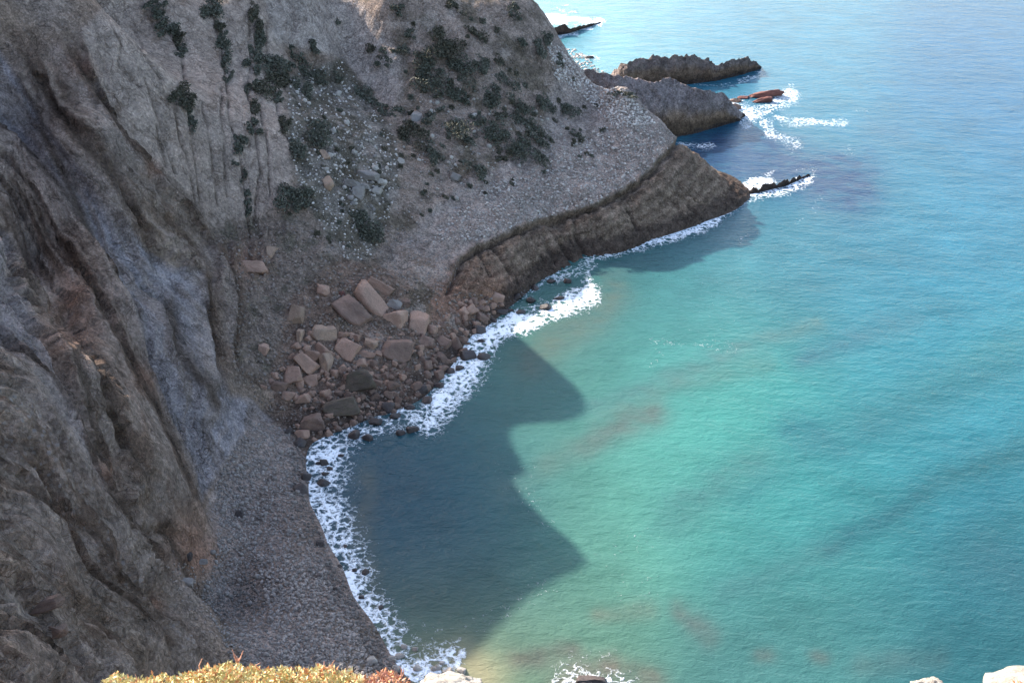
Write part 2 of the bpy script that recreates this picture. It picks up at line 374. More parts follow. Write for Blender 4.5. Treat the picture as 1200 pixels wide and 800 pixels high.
# furrows running down the wall
fur = fbm(Y + .35 * X, X * .22 + Z * .12, Z * .16, 5.5, 4, .55, True)
disp += .35 * fur * leftw * (1 - .45 * W['clay']) * sstep(2, 9, Z)
disp += .35 * fbm(Y * 1.0 + .5 * X, Z * .25, X * .3, 2.2, 3) * (W['slab'] + W['clay']) 
disp += .50 * fbm(X, Y, Z, 1.5, 3, .6) * (1 - .7 * W['slab']) * (1 - .5 * W['slab2']) * sstep(.3, 3, Z)
wedge_d = lambda d, s, A, wl, wr: A * np.where(s > 0, np.exp(-d / wl), np.exp(-(d / wr) ** 2))
RIDGES = [
 ([(-40, 130), (0, 165), (40, 195), (75, 237), (102, 287), (128, 335), (152, 372), (163, 430), (185, 500), (215, 560), (244, 604)], 2.6, 32, 7),
 ([(-30, 235), (0, 264), (20, 300), (45, 360), (62, 410), (75, 470), (88, 520), (112, 580), (138, 630), (165, 668)], .9, 20, 6),
 ([(60, 285), (98, 350), (114, 400), (128, 440), (160, 500), (185, 555), (205, 590), (245, 625)], 1.9, 24, 9),
 ([(-20, 400), (0, 420), (35, 455), (62, 500), (80, 550), (105, 598), (130, 630), (160, 662), (200, 705)], 1.6, 30, 8),
 ([(-20, 580), (0, 590), (20, 605), (45, 625), (58, 660), (72, 685), (100, 705), (135, 730), (165, 755), (195, 788)], 2.2, 36, 7),
 ([(-10, 745), (40, 785), (60, 810)], 1.2, 20, 6),
 ([(60, 600), (90, 650), (118, 690), (150, 715), (200, 748), (235, 790)], 1.4, 22, 8),
 ([(150, 600), (180, 640), (215, 700), (270, 755)], .9, 20, 10),
 ([(228, 318), (231, 360), (236, 400), (239, 440), (252, 470)], 1.5, 16, 6),
 ([(238, 285), (262, 330), (269, 360), (268, 390), (262, 420), (268, 442), (288, 456), (322, 466)], 1.9, 15, 6),
 ([(60, 40), (98, 105), (125, 160), (165, 200), (200, 235), (245, 272)], 1.5, 24, 9),
 ([(0, 30), (40, 100), (85, 170), (130, 235), (170, 290)], .9, 14, 8),
 ([(30, 120), (70, 215), (110, 300), (135, 340)], .8, 12, 8),
 ([(180, 330), (195, 400), (215, 450), (255, 500)], .8, 18, 10),
 ([(60, 345), (85, 420), (100, 470), (130, 540), (160, 600)], 1.0, 14, 7),
]
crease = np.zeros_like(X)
for pts, A, wl, wr in RIDGES:
    d, s, t = seg_dist(PX + .5 * wob, PY + .5 * wob2, pts)
    taper = sstep(0, .22, t) * sstep(1, .85, t)
    disp += 1.15 * wedge_d(d, s, A, wl, wr * .75) * taper * front
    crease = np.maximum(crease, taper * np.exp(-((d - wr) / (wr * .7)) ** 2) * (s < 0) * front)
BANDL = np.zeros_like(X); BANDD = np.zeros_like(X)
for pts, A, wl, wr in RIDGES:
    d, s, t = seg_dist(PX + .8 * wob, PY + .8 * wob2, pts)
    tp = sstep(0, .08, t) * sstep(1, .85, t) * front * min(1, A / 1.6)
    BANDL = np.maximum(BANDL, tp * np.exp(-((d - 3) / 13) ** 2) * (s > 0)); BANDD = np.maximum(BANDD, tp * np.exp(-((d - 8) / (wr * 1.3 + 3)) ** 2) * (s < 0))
# joints in the slab
CRACKS = [
 [(178, -10), (198, 35), (213, 62), (217, 85), (222, 105), (225, 150), (230, 190), (236, 240)],
 [(248, -10), (252, 25), (262, 75), (267, 100), (270, 130), (275, 160), (283, 190), (290, 225), (293, 280)],
 [(293, -10), (292, 30), (296, 75), (290, 100), (297, 130), (300, 170), (306, 200), (298, 260)],
 [(318, 80), (322, 115), (332, 150), (342, 170)], [(120, 15), (142, 50), (140, 75), (165, 100)],
 [(158, 35), (172, 62), (190, 90)], [(185, 145), (195, 195)], [(205, 100), (212, 160), (222, 190), (232, 245)], [(312, 30), (316, 80)], [(260, 100), (262, 150), (268, 230)], [(305, 120), (314, 170), (318, 230)], [(170, 90), (188, 140), (205, 200)], [(240, 120), (250, 180), (256, 240)]]
for pts in CRACKS:
    d, s, t = seg_dist(PX + .8 * wob, PY + .8 * wob2, pts)
    disp -= 1.1 * np.exp(-(d / 1.4) ** 2) * front * (.5 + .8 * np.clip(fbm(X, Y, Z, 6, 2) + .4, 0, 1))
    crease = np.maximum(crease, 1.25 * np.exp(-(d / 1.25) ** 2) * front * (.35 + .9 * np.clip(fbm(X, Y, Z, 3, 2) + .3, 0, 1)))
disp += .25 * sstep(-2, 3, hard['slab2']) + .5 * sstep(-3, 3, hard['slab'])
# bedded rock ledge: banded steps, undercut lip
led = sstep(-3, 4, hard['ledge'])
LT = [(520, 340), (540, 300), (560, 285), (620, 262), (660, 250), (700, 238), (745, 213), (770, 189), (790, 163)]
jag = 9 * fbm(X * 1.0, Y, Z * .3, 3.0, 3, .6)
dl, sl_, tl = seg_dist(PX + .6 * wob, PY + .6 * wob2 + jag * 1.1 - 3, LT)
disp -= 1.1 * np.exp(-((dl - 4) / 4) ** 2) * (sl_ > 0) * led
disp += led * (.9 * fbm(tl * 150, Z * .25, X * .08, 2.6, 3, .6, True) + .5 * fbm(X, Y, Z * 1.5, 1.3, 3, .6, True)) * sstep(2, 9, dl)
disp += -.5 * led + .5 * led * sstep(10, 24, dl) + .5 * np.exp(-(dl / 3.0) ** 2)
for pts in [[(560, 290), (572, 325)], [(578, 283), (596, 322)], [(640, 290), (650, 308)], [(655, 285), (668, 305)], [(672, 272), (685, 300)], [(735, 248), (745, 270)]]:
    d, s, t = seg_dist(PX + .3 * wob, PY, pts)
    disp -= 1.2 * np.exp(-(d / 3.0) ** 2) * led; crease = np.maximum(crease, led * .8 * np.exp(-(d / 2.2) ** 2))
disp -= 2.6 * np.exp(-(((PX - 45) / 75) ** 2 + ((PY - 325) / 62) ** 2)) * front
disp -= 2.2 * np.exp(-(((PX - 80) / 45) ** 2 + ((PY - 385) / 40) ** 2)) * front
disp *= 1 - .55 * W['slab']
disp = 3.0 * np.tanh((disp - .8 * leftw) / 3.0)
offs = np.clip(np.maximum(sstep(-30, -90, PX), sstep(-20, -60, PY)), 0, 1)
disp *= (1 - .85 * offs) * (1 - .7 * sstep(70, 5, PY))
disp *= sstep(-3, 1.0, Z)
disp *= (1 - .85 * W['beach'])
VX, VY, VZ = X + NX * disp, Y + NY * disp, Z + NZ * disp

# albedo by zone (linear)
def C(r, g, b): return np.array([r, g, b])
big = fbm(X, Y, Z, 11, 4)[..., None]; med = fbm(X + 80, Y, Z, 3.5, 4)[..., None]
colr = C(.150, .122, .103) * (1 + .35 * med)
colr = colr + (C(.172, .152, .143) - colr) * sstep(-.1, .35, big) * .7
def zone(w, c, amt=1.0):
    global colr
    colr = colr + (c * (1 + .22 * med) - colr) * (w * amt)[..., None]
headland = sstep(320, 420, PX) * (PX < 1000)
b1 = perlin(Q * .8, Z * .025, O1 + 21.0); b2 = perlin(Q * 2.6, Z * .06, O1 + 31.0); b3 = perlin(Q * 6.5, Z * .15, O1 + 41.0)
zone(leftw * sstep(-.05, .12, b1 + .5 * b2), C(.185, .160, .148), .85)
zone(leftw * sstep(.10, .22, b2 + .3 * b3 - .3 * b1), C(.083, .060, .047), .8)
zone(leftw * sstep(.16, .28, b3 + .25 * med[..., 0]), C(.21, .185, .168), .55)
zone(leftw * sstep(.2, .32, -b3 + .25 * med[..., 0]), C(.07, .053, .043), .6)
zone(headland, C(.172, .147, .134))
zone(sstep(.05, .35, fbm(X + 20, Y + 9, Z, 7, 4)) * headland, C(.11, .095, .082), .7)
zone(W['slab'], C(.225, .198, .182)); zone(W['slab'] * sstep(.0, .4, fbm(X, Y, Z * 1, 8, 3)), C(.205, .172, .153), .5)
zone(W['slab2'], C(.235, .217, .212))
zone(W['clay'], C(.160, .160, .182)); zone(W['clay'] * sstep(.0, .15, b2 + .4 * b3), C(.125, .112, .110), .8); zone(W['clay'] * sstep(.18, .3, b3), C(.19, .18, .19), .6)
zone(W['clay2'], C(.162, .150, .157))
zone(W['gravel'], C(.19, .172, .166))
zone(W['talus'], C(.14, .12, .108)); zone(W['talus'] * sstep(0, .3, fbm(X, Y, Z, 3, 4)), C(.075, .075, .06), .7)
zone(W['rubble'], C(.12, .115, .108)); zone(W['rubble'] * sstep(-.05, .2, fbm(X, Y, Z, 4, 4)), C(.058, .055, .043), .75)
zone(W['pile'], C(.12, .092, .078))
zone(W['ledge'], C(.152, .124, .102)); 
zone(W['ledge'] * sstep(7, 1, dl) * (sl_ > 0), C(.08, .068, .058), .7)  # shade of the undercut painted in just below the lip
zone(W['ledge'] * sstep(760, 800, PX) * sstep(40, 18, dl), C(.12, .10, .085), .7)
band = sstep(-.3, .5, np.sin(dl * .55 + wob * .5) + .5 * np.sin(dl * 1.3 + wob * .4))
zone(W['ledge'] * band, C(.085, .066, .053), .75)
zone(W['beach'], C(.175, .155, .15))
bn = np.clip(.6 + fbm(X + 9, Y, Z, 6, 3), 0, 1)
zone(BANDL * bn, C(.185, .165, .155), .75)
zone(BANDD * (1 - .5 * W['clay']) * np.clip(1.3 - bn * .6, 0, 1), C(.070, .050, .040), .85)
# reddish earth
for px, py, r in [(75, 395, 26), (85, 350, 18), (150, 455, 18), (215, 640, 34), (235, 655, 20), (110, 560, 18), (95, 80, 16), (175, 200, 12), (175, 715, 12), (290, 310, 24), (520, 352, 34), (575, 345, 24)]:
    w = np.exp(-((QX - px) ** 2 + ((QY - py)) ** 2) / r ** 2) * front
    zone(w, C(.175, .105, .078), .65)
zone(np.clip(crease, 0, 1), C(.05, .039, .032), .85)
# vegetation stain between the shrubs of the headland slope
zone(headland * sstep(.02, .28, fbm(X + 31, Y, Z, 6, 4)) * (1 - W['slab2']) * (1 - W['ledge']) * (1 - .85 * W['gravel']), C(.072, .064, .050), .75)
zone(headland * sstep(.18, .34, fbm(X - 31, Y, Z, 5, 4)) * (1 - W['slab2']) * (1 - W['ledge']), C(.225, .205, .195), .6)
# wet rock along the water
wetn = 1.5 + 1.2 * fbm(X, Y, 0 * Z, 5, 3) + 1.1 * W['ledge']
zone(sstep(wetn + .6, wetn - .4, VZ) * (1 - W['beach'] * .75), C(.045, .036, .032), .85)
colr = np.clip(colr * np.array([1.68, 1.45, 1.24]), .015, .8)
grav = np.clip(.25 + .45 * W['gravel'] + .6 * W['beach'] + .15 * headland + .2 * W['talus'], 0, 1) * (1 - .9 * W['slab']) * (1 - .92 * W['slab2']) * (1 - .9 * W['clay']) * (1 - W['ledge'] * .92) * (1 - .6 * leftw)
CR = [(-20, 430), (20, 455), (60, 520), (95, 605), (150, 680), (200, 745), (280, 790), (220, 790), (130, 700), (70, 640), (40, 600), (-20, 560)]
grav = np.clip(grav + .5 * sstep(-6, 6, poly_sd(QX, QY, CR)) * front, 0, 1)
grav = np.clip(grav * np.clip(.75 + 1.2 * fbm(X, Y, Z, 6, 3), .15, 1.2) * (1 - W['beach']) + .7 * W['beach'], 0, 1)

nr, nt_ = X.shape
idx = np.arange(nr * nt_).reshape(nr, nt_)
quads = np.stack([idx[:-1, :-1], idx[:-1, 1:], idx[1:, 1:], idx[1:, :-1]], -1)
qz = np.maximum(np.maximum(VZ[:-1, :-1], VZ[1:, 1:]), np.maximum(VZ[1:, :-1], VZ[:-1, 1:]))
qb = (SD['beach'][:-1, :-1] > 0)
V_ALL = np.stack([VX, VY, VZ], -1).reshape(-1, 3)
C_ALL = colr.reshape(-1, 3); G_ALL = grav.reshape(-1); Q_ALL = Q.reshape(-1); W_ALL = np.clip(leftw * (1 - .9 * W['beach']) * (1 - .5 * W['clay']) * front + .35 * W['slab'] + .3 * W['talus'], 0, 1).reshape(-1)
def sub_mesh(name, mask):
    q = quads[mask].reshape(-1, 4)
    u, inv = np.unique(q, return_inverse=True)
    o = mesh_obj(name, V_ALL[u], inv.reshape(-1, 4), M_GROUND)
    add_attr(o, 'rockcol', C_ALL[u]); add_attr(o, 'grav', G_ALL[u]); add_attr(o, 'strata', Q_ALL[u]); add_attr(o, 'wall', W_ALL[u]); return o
keep = qz > -2.5
ql = (hard['ledge'][:-1, :-1] > 0) & (D[:-1, :-1] > 100) & (Y[:-1, :-1] < 236)
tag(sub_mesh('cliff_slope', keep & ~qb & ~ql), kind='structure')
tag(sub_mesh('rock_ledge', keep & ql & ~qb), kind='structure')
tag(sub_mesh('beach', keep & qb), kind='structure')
BVH = BVHTree.FromPolygons(V_ALL.tolist(), quads[keep].reshape(-1, 4).tolist())
def hit(px, py):
    r = ray(px, py).normalized()
    loc, nrm, i, dist = BVH.ray_cast(Vector((0, 0, H)), r, 600)
    if loc is None:
        p = at(px, py, 0); return Vector(p), Vector((0, 0, 1)), (Vector(p) - Vector((0, 0, H))).dot(Vector((0, CP, -SP)))
    if loc.z < 0:
        p = at(px, py, 0); loc = Vector(p)
    if nrm.z < 0: nrm = -nrm
    return loc, nrm, (loc - Vector((0, 0, H))).dot(Vector((0, CP, -SP)))
# ------------------------------------------------------------------ sea
def lin(c): 
    c = np.asarray(c, float) / 255
    return np.where(c < .04045, c / 12.92, ((c + .055) / 1.055) ** 2.4)
ths = np.radians(np.arange(-27, 37, .14)); rs = axis([(72, 262, .5), (262, 520, 1.1)])
ST, SR = np.meshgrid(ths, rs)
SX, SY = SR * np.sin(ST), SR * np.cos(ST); SZ = 0 * SX
sx, sy, _ = project(SX, SY, SZ)
w1 = fbm(SX, SY, SZ, 14, 4); w2 = fbm(SX + 70, SY, SZ, 14, 4); w3 = fbm(SX, SY + 40, SZ, 4, 4)
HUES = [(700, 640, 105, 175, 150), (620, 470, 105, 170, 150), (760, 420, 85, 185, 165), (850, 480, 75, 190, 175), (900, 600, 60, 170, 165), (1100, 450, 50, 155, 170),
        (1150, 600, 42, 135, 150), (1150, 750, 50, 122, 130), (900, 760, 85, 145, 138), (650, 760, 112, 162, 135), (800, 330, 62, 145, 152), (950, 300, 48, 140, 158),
        (1100, 250, 42, 145, 172), (1150, 100, 38, 122, 168), (900, 30, 66, 158, 188), (700, 45, 105, 195, 208), (900, 130, 52, 150, 178), (480, 600, 36, 98, 118), (520, 520, 42, 112, 128), (560, 660, 58, 125, 135), (780, 560, 95, 185, 165),  # dark cove entries paint its shadow into the water colour
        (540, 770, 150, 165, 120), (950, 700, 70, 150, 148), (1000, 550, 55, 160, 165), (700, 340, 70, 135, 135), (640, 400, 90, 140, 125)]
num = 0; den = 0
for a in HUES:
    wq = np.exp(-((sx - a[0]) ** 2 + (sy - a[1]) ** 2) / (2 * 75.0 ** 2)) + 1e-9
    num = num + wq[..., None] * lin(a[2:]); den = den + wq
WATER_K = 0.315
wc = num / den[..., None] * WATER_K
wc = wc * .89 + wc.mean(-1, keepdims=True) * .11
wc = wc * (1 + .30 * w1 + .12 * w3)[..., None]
def stroke(pts, w, wamp=.55):
    d, s, t = seg_dist(sx + 7 * w2 + 4 * w3, sy + 6 * w1 + 4 * w3, pts)
    return np.exp(-(d / (w * (1 + wamp * w1))) ** 2)
REEF = [([(690, 520), (730, 500), (768, 487)], 16, .75, (.055, .080, .068)), ([(590, 575), (690, 525)], 14, .3, (.06, .09, .075)), ([(700, 475), (770, 452), (880, 402), (960, 380)], 12, .55, (.04, .085, .08)),
        ([(790, 605), (850, 562), (890, 540)], 26, .6, (.03, .085, .08)), ([(930, 500), (985, 520), (1040, 490), (1110, 460), (1180, 425)], 24, .75, (.016, .075, .085)),
        ([(975, 640), (1040, 605), (1080, 580), (1100, 565), (1210, 525)], 17, .8, (.014, .062, .070)), ([(850, 695), (930, 660), (975, 640)], 16, .4, (.03, .08, .08)),
        ([(870, 585), (1000, 490), (1200, 392)], 20, .35, (.02, .085, .09)), ([(1000, 725), (1100, 655), (1210, 600)], 24, .35, (.018, .07, .075)), ([(640, 540), (780, 455), (900, 425)], 12, .35, (.05, .085, .07)),
        ([(795, 715), (797, 717)], 11, .7, (.055, .068, .058)), ([(815, 730), (832, 745)], 16, .55, (.055, .066, .06)), ([(890, 767), (900, 767)], 10, .6, (.055, .068, .06)),
        ([(958, 768), (964, 770)], 10, .6, (.055, .068, .06)), ([(605, 772), (628, 773)], 13, .7, (.062, .06, .05)), ([(655, 762), (672, 764)], 11, .5, (.062, .06, .05)),
        ([(660, 800), (720, 785), (760, 800)], 20, .6, (.09, .055, .045)), ([(555, 775), (570, 800)], 14, .4, (.10, .08, .05)), ([(700, 720), (760, 715)], 12, .35, (.08, .08, .06)), ([(1010, 780), (1100, 770)], 16, .3, (.05, .07, .065)),
        ([(840, 180), (900, 190), (1000, 218)], 36, .97, (.010, .026, .062)), ([(720, 310), (800, 285), (880, 255)], 20, .4, (.02, .05, .06)), ([(820, 170), (880, 195)], 22, .6, (.014, .04, .08)),
        ([(620, 425), (660, 395), (700, 370), (720, 345)], 22, .5, (.07, .075, .055)), ([(940, 420), (1010, 395), (1070, 375)], 14, .6, (.025, .075, .09)), ([(1150, 650), (1210, 690)], 40, .35, (.02, .05, .06)),
        ([(1020, 150), (1060, 160)], 14, .35, (.03, .06, .09)), ([(440, 700), (420, 620), (430, 560)], 14, .45, (.07, .075, .055))]
for pts, w_, amt, c in REEF:
    k = np.clip(stroke(pts, w_) * amt * (1 + .9 * w3), 0, .95)[..., None]
    wc = wc * (1 - k) + np.array(c) * k
k = (stroke([(500, 790), (540, 770), (570, 790)], 26) * .55)[..., None]; wc = wc * (1 - k) + np.array((.26, .23, .13)) * k
FOAM = [([(462, 785), (440, 735), (408, 680), (386, 620), (372, 570), (380, 528)], 36, 1.1), ([(395, 520), (440, 497), (485, 488)], 19, .85), ([(500, 492), (520, 472), (545, 442), (560, 412), (578, 388)], 22, 1.15),
        ([(572, 388), (620, 376), (660, 358), (692, 346)], 15, 1.3), ([(595, 352), (640, 326), (690, 312)], 10, .8), ([(688, 300), (688, 335)], 7, .9),
        ([(690, 295), (740, 285), (785, 275), (820, 264), (845, 248), (868, 228), (884, 216), (905, 211)], 12, 1.2), ([(872, 228), (905, 224), (928, 216), (950, 206)], 10, 1.05),
        ([(862, 125), (880, 136), (900, 124), (928, 112)], 12, 1.0), ([(900, 146), (905, 160), (932, 170)], 8, .85), ([(915, 141), (950, 144), (988, 148)], 5.5, .85),
        ([(636, 22), (668, 24), (700, 25)], 6, 1.3), ([(650, 42), (690, 35)], 5, 1.2), ([(686, 68), (702, 69)], 2.5, .9), ([(866, 97), (892, 84)], 3.5, .9), ([(790, 98), (860, 99)], 3, .7), ([(655, 11), (675, 11)], 2.5, .9),
        ([(800, 168), (835, 172)], 6, .8), ([(868, 143), (880, 150)], 6, .8),
        ([(455, 800), (500, 778), (530, 768)], 24, 1.05), ([(655, 796), (730, 798)], 15, .9), ([(670, 775), (720, 768)], 8, .5),
        ([(620, 545), (590, 555), (625, 585), (640, 615)], 18, .34), ([(850, 330), (900, 300), (840, 370)], 60, .24), ([(760, 400), (800, 402), (860, 410), (830, 395)], 8, .45), ([(770, 415), (762, 430)], 6, .5),
        ([(500, 745), (540, 740), (640, 690)], 20, .38), ([(880, 270), (870, 282)], 5, .55), ([(740, 640), (745, 700)], 45, .28), ([(1000, 170), (990, 180)], 8, .45), ([(960, 240), (940, 255)], 14, .4), ([(1000, 128), (1015, 128)], 4, .5)]
foam = np.zeros_like(sx)
for pts, w_, amt in FOAM:
    d, s, t = seg_dist(sx + 10 * w2 + 9 * w3, sy + 9 * w1 + 7 * w3, pts)
    foam = np.maximum(foam, amt * (.70 + .30 * w3 + .22 * w2) * sstep(1.7, .15, d / (w_ * (1 + .45 * w1))))
ni, nj = SX.shape
ids = np.arange(ni * nj).reshape(ni, nj)
sq = np.stack([ids[:-1, :-1], ids[:-1, 1:], ids[1:, 1:], ids[1:, :-1]], -1).reshape(-1, 4)
sv = np.stack([SX, SY, SZ], -1).reshape(-1, 3)
far = np.array([(-9000, -1500, -.06), (9000, -1500, -.06), (9000, 16000, -.06), (-9000, 16000, -.06)])
sv = np.vstack([sv, far]); b0 = ni * nj
sq = np.vstack([sq, [[b0, b0 + 1, b0 + 2, b0 + 3]]])

def sea_mat():
    m, nt, bs, out = new_mat('sea_water')
    co = N(nt, 'ShaderNodeNewGeometry').outputs['Position']
    ca = N(nt, 'ShaderNodeAttribute', attribute_name='watercol').outputs['Color']
    fo = N(nt, 'ShaderNodeAttribute', attribute_name='foam').outputs['Fac']
    # ripples
    mp = N(nt, 'ShaderNodeMapping'); mp.inputs['Rotation'].default_value = (0, 0, math.radians(25)); mp.inputs['Scale'].default_value = (1.0, 1.9, 1)
    L(nt, co, mp.inputs['Vector'])
    r1 = noise_n(nt, mp.outputs[0], .55, 3, .6, .4); r2 = noise_n(nt, mp.outputs[0], 1.9, 3, .6, .3); r3 = noise_n(nt, mp.outputs[0], .12, 2, .5)
    h = math_n(nt, 'ADD', math_n(nt, 'MULTIPLY', r1, .55), math_n(nt, 'MULTIPLY', r2, .22))
    h = math_n(nt, 'ADD', h, math_n(nt, 'MULTIPLY', r3, 1.1))
    b = N(nt, 'ShaderNodeBump'); b.inputs['Strength'].default_value = 1.0; b.inputs['Distance'].default_value = .34
    L(nt, h, b.inputs['Height'])
    # foam lace
    wrp = N(nt, 'ShaderNodeTexNoise'); wrp.inputs['Scale'].default_value = .7; wrp.inputs['Detail'].default_value = 3; L(nt, co, wrp.inputs['Vector'])
    sc = N(nt, 'ShaderNodeVectorMath', operation='SCALE'); L(nt, wrp.outputs['Color'], sc.inputs[0]); sc.inputs['Scale'].default_value = 2.2
    ad = N(nt, 'ShaderNodeVectorMath', operation='ADD'); L(nt, co, ad.inputs[0]); L(nt, sc.outputs[0], ad.inputs[1])
    v = N(nt, 'ShaderNodeTexVoronoi', feature='DISTANCE_TO_EDGE'); v.inputs['Scale'].default_value = .75; L(nt, ad.outputs[0], v.inputs['Vector'])
    v2 = N(nt, 'ShaderNodeTexVoronoi', feature='DISTANCE_TO_EDGE'); v2.inputs['Scale'].default_value = 2.1; L(nt, ad.outputs[0], v2.inputs['Vector'])
    nz = noise_n(nt, co, 1.4, 5, .7)
    pat = math_n(nt, 'ADD', math_n(nt, 'MULTIPLY', v.outputs['Distance'], 1.5), math_n(nt, 'MULTIPLY', v2.outputs['Distance'], .75))
    pat = math_n(nt, 'ADD', pat, maprange(nt, nz, .25, .75, .0, .62))
    fm = maprange(nt, math_n(nt, 'SUBTRACT', fo, pat), -.14, .36, 0, 1, True)
    fm = math_n(nt, 'MULTIPLY', fm, maprange(nt, fo, .02, .15, 0, 1))
    c = mix_rgb(nt, 'MIX', fm, ca, (.80, .83, .85))
    L(nt, c, bs.inputs['Base Color'])
    L(nt, maprange(nt, fm, 0, 1, .12, .8), bs.inputs['Roughness'])
    bs.inputs['IOR'].default_value = 1.33; bs.inputs['Specular IOR Level'].default_value = .27
    h2 = N(nt, 'ShaderNodeBump'); h2.inputs['Strength'].default_value = .7; h2.inputs['Distance'].default_value = .25
    L(nt, fm, h2.inputs['Height']); L(nt, b.outputs[0], h2.inputs['Normal']); L(nt, h2.outputs[0], bs.inputs['Normal'])
    return m
M_SEA = sea_mat()
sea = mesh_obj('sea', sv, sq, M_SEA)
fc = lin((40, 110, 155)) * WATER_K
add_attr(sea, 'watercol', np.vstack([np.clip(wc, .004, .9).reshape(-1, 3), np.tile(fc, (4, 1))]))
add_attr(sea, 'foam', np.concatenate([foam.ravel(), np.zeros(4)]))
tag(sea, kind='structure')
# ------------------------------------------------------------------ rocks
def ico(n):
    bm = bmesh.new(); bmesh.ops.create_icosphere(bm, subdivisions=n, radius=1.0)
    v = np.array([x.co[:] for x in bm.verts]); f = np.array([[q.index for q in p.verts] for p in bm.faces]); bm.free(); return v, f
ICO = {n: ico(n) for n in (1, 2, 3, 4, 5)}
FWD = Vector((0, CP, -SP)); UPV = Vector((0, SP, CP)); RGT = Vector((1, 0, 0))

def rock_verts(n, r, box=.72, cuts=7, rough=.05, seed=0, skew=.26):
    v, f = ICO[n]; v = v.copy()
    planes = []
    for ax in range(3):
        for sg in (-1, 1):
            nrm = np.zeros(3); nrm[ax] = sg; nrm += r.normal(size=3) * skew; planes.append((nrm / np.linalg.norm(nrm), box + r.uniform(-.1, .1)))
    for i in range(cuts):
        nrm = r.normal(size=3); planes.append((nrm / np.linalg.norm(nrm), r.uniform(box + .08, box + .32)))
    for nrm, h in planes:
        q = v @ nrm; over = np.maximum(q - h, 0); v -= over[:, None] * nrm * .96
    v += v * (rough * fbm(v[:, 0] + seed * 3.7, v[:, 1] + seed, v[:, 2], .55, 3))[:, None]
    v += v * (rough * .5 * fbm(v[:, 0] + seed * 3.7, v[:, 1] + seed, v[:, 2], .18, 2))[:, None]
    lo, hi = v.min(0), v.max(0); v = (v - (lo + hi) / 2) / ((hi - lo) / 2)
    return v, f

M_DRY = rock_mat('reddish_limestone', (.36, .222, .158), (.25, .16, .116), 1.6)
M_OCH = rock_mat('ochre_limestone', (.35, .235, .16), (.24, .165, .12), 1.5)
M_GREY = rock_mat('grey_limestone', (.26, .225, .20), (.19, .162, .14), 1.6)
M_PALE = rock_mat('pale_limestone', (.44, .385, .33), (.32, .28, .24), 1.6)
M_WET = rock_mat('wet_dark_rock', (.070, .048, .040), (.036, .028, .026), 1.6, .45, .4)
M_BRN = rock_mat('brown_rock', (.21, .135, .10), (.13, .085, .066), 1.6)
M_MOSS = rock_mat('mossy_rock', (.125, .092, .068), (.08, .062, .048), 1.6, moss=(.085, .075, .045))
M_RED = rock_mat('red_rock', (.20, .085, .066), (.12, .06, .05), 1.6)
M_COB = rock_mat('beach_cobble', (.29, .25, .22), (.20, .17, .15), 1.4)
MESHES = {}
def variants(mat, n, k, **kw):
    key = (mat.name, n, tuple(kw.items()))
    if key not in MESHES:
        out = []
        for i in range(k):
            v, f = rock_verts(n, rng, seed=i + len(MESHES) * 11, **kw)
            o = mesh_obj('proto', v, f, mat); me = o.data; bpy.data.objects.remove(o); me.name = mat.name + '_mesh'; out.append(me)
        MESHES[key] = out
    return MESHES[key]

def put_rock(name, me, px, py, w, h, tilt=0.0, depth=None, sink=.35, yaw=0.0, dz=0.0):
    p, nrm, d = hit(px, py)
    s = d / F
    a = w * s / 2; b = h * s / 2; c = (depth * s / 2) if depth else (a + b) / 2
    R3 = Matrix(((RGT.x, UPV.x, -FWD.x), (RGT.y, UPV.y, -FWD.y), (RGT.z, UPV.z, -FWD.z)))
    rot = R3 @ Matrix.Rotation(math.radians(-tilt), 3, 'Z') @ Matrix.Rotation(yaw, 3, 'Y')
    o = bpy.data.objects.new(name, me); col.objects.link(o)
    o.location = p + FWD * (c * sink) + Vector((0, 0, dz)); o.rotation_euler = rot.to_euler(); o.scale = (a, b, c)
    return o

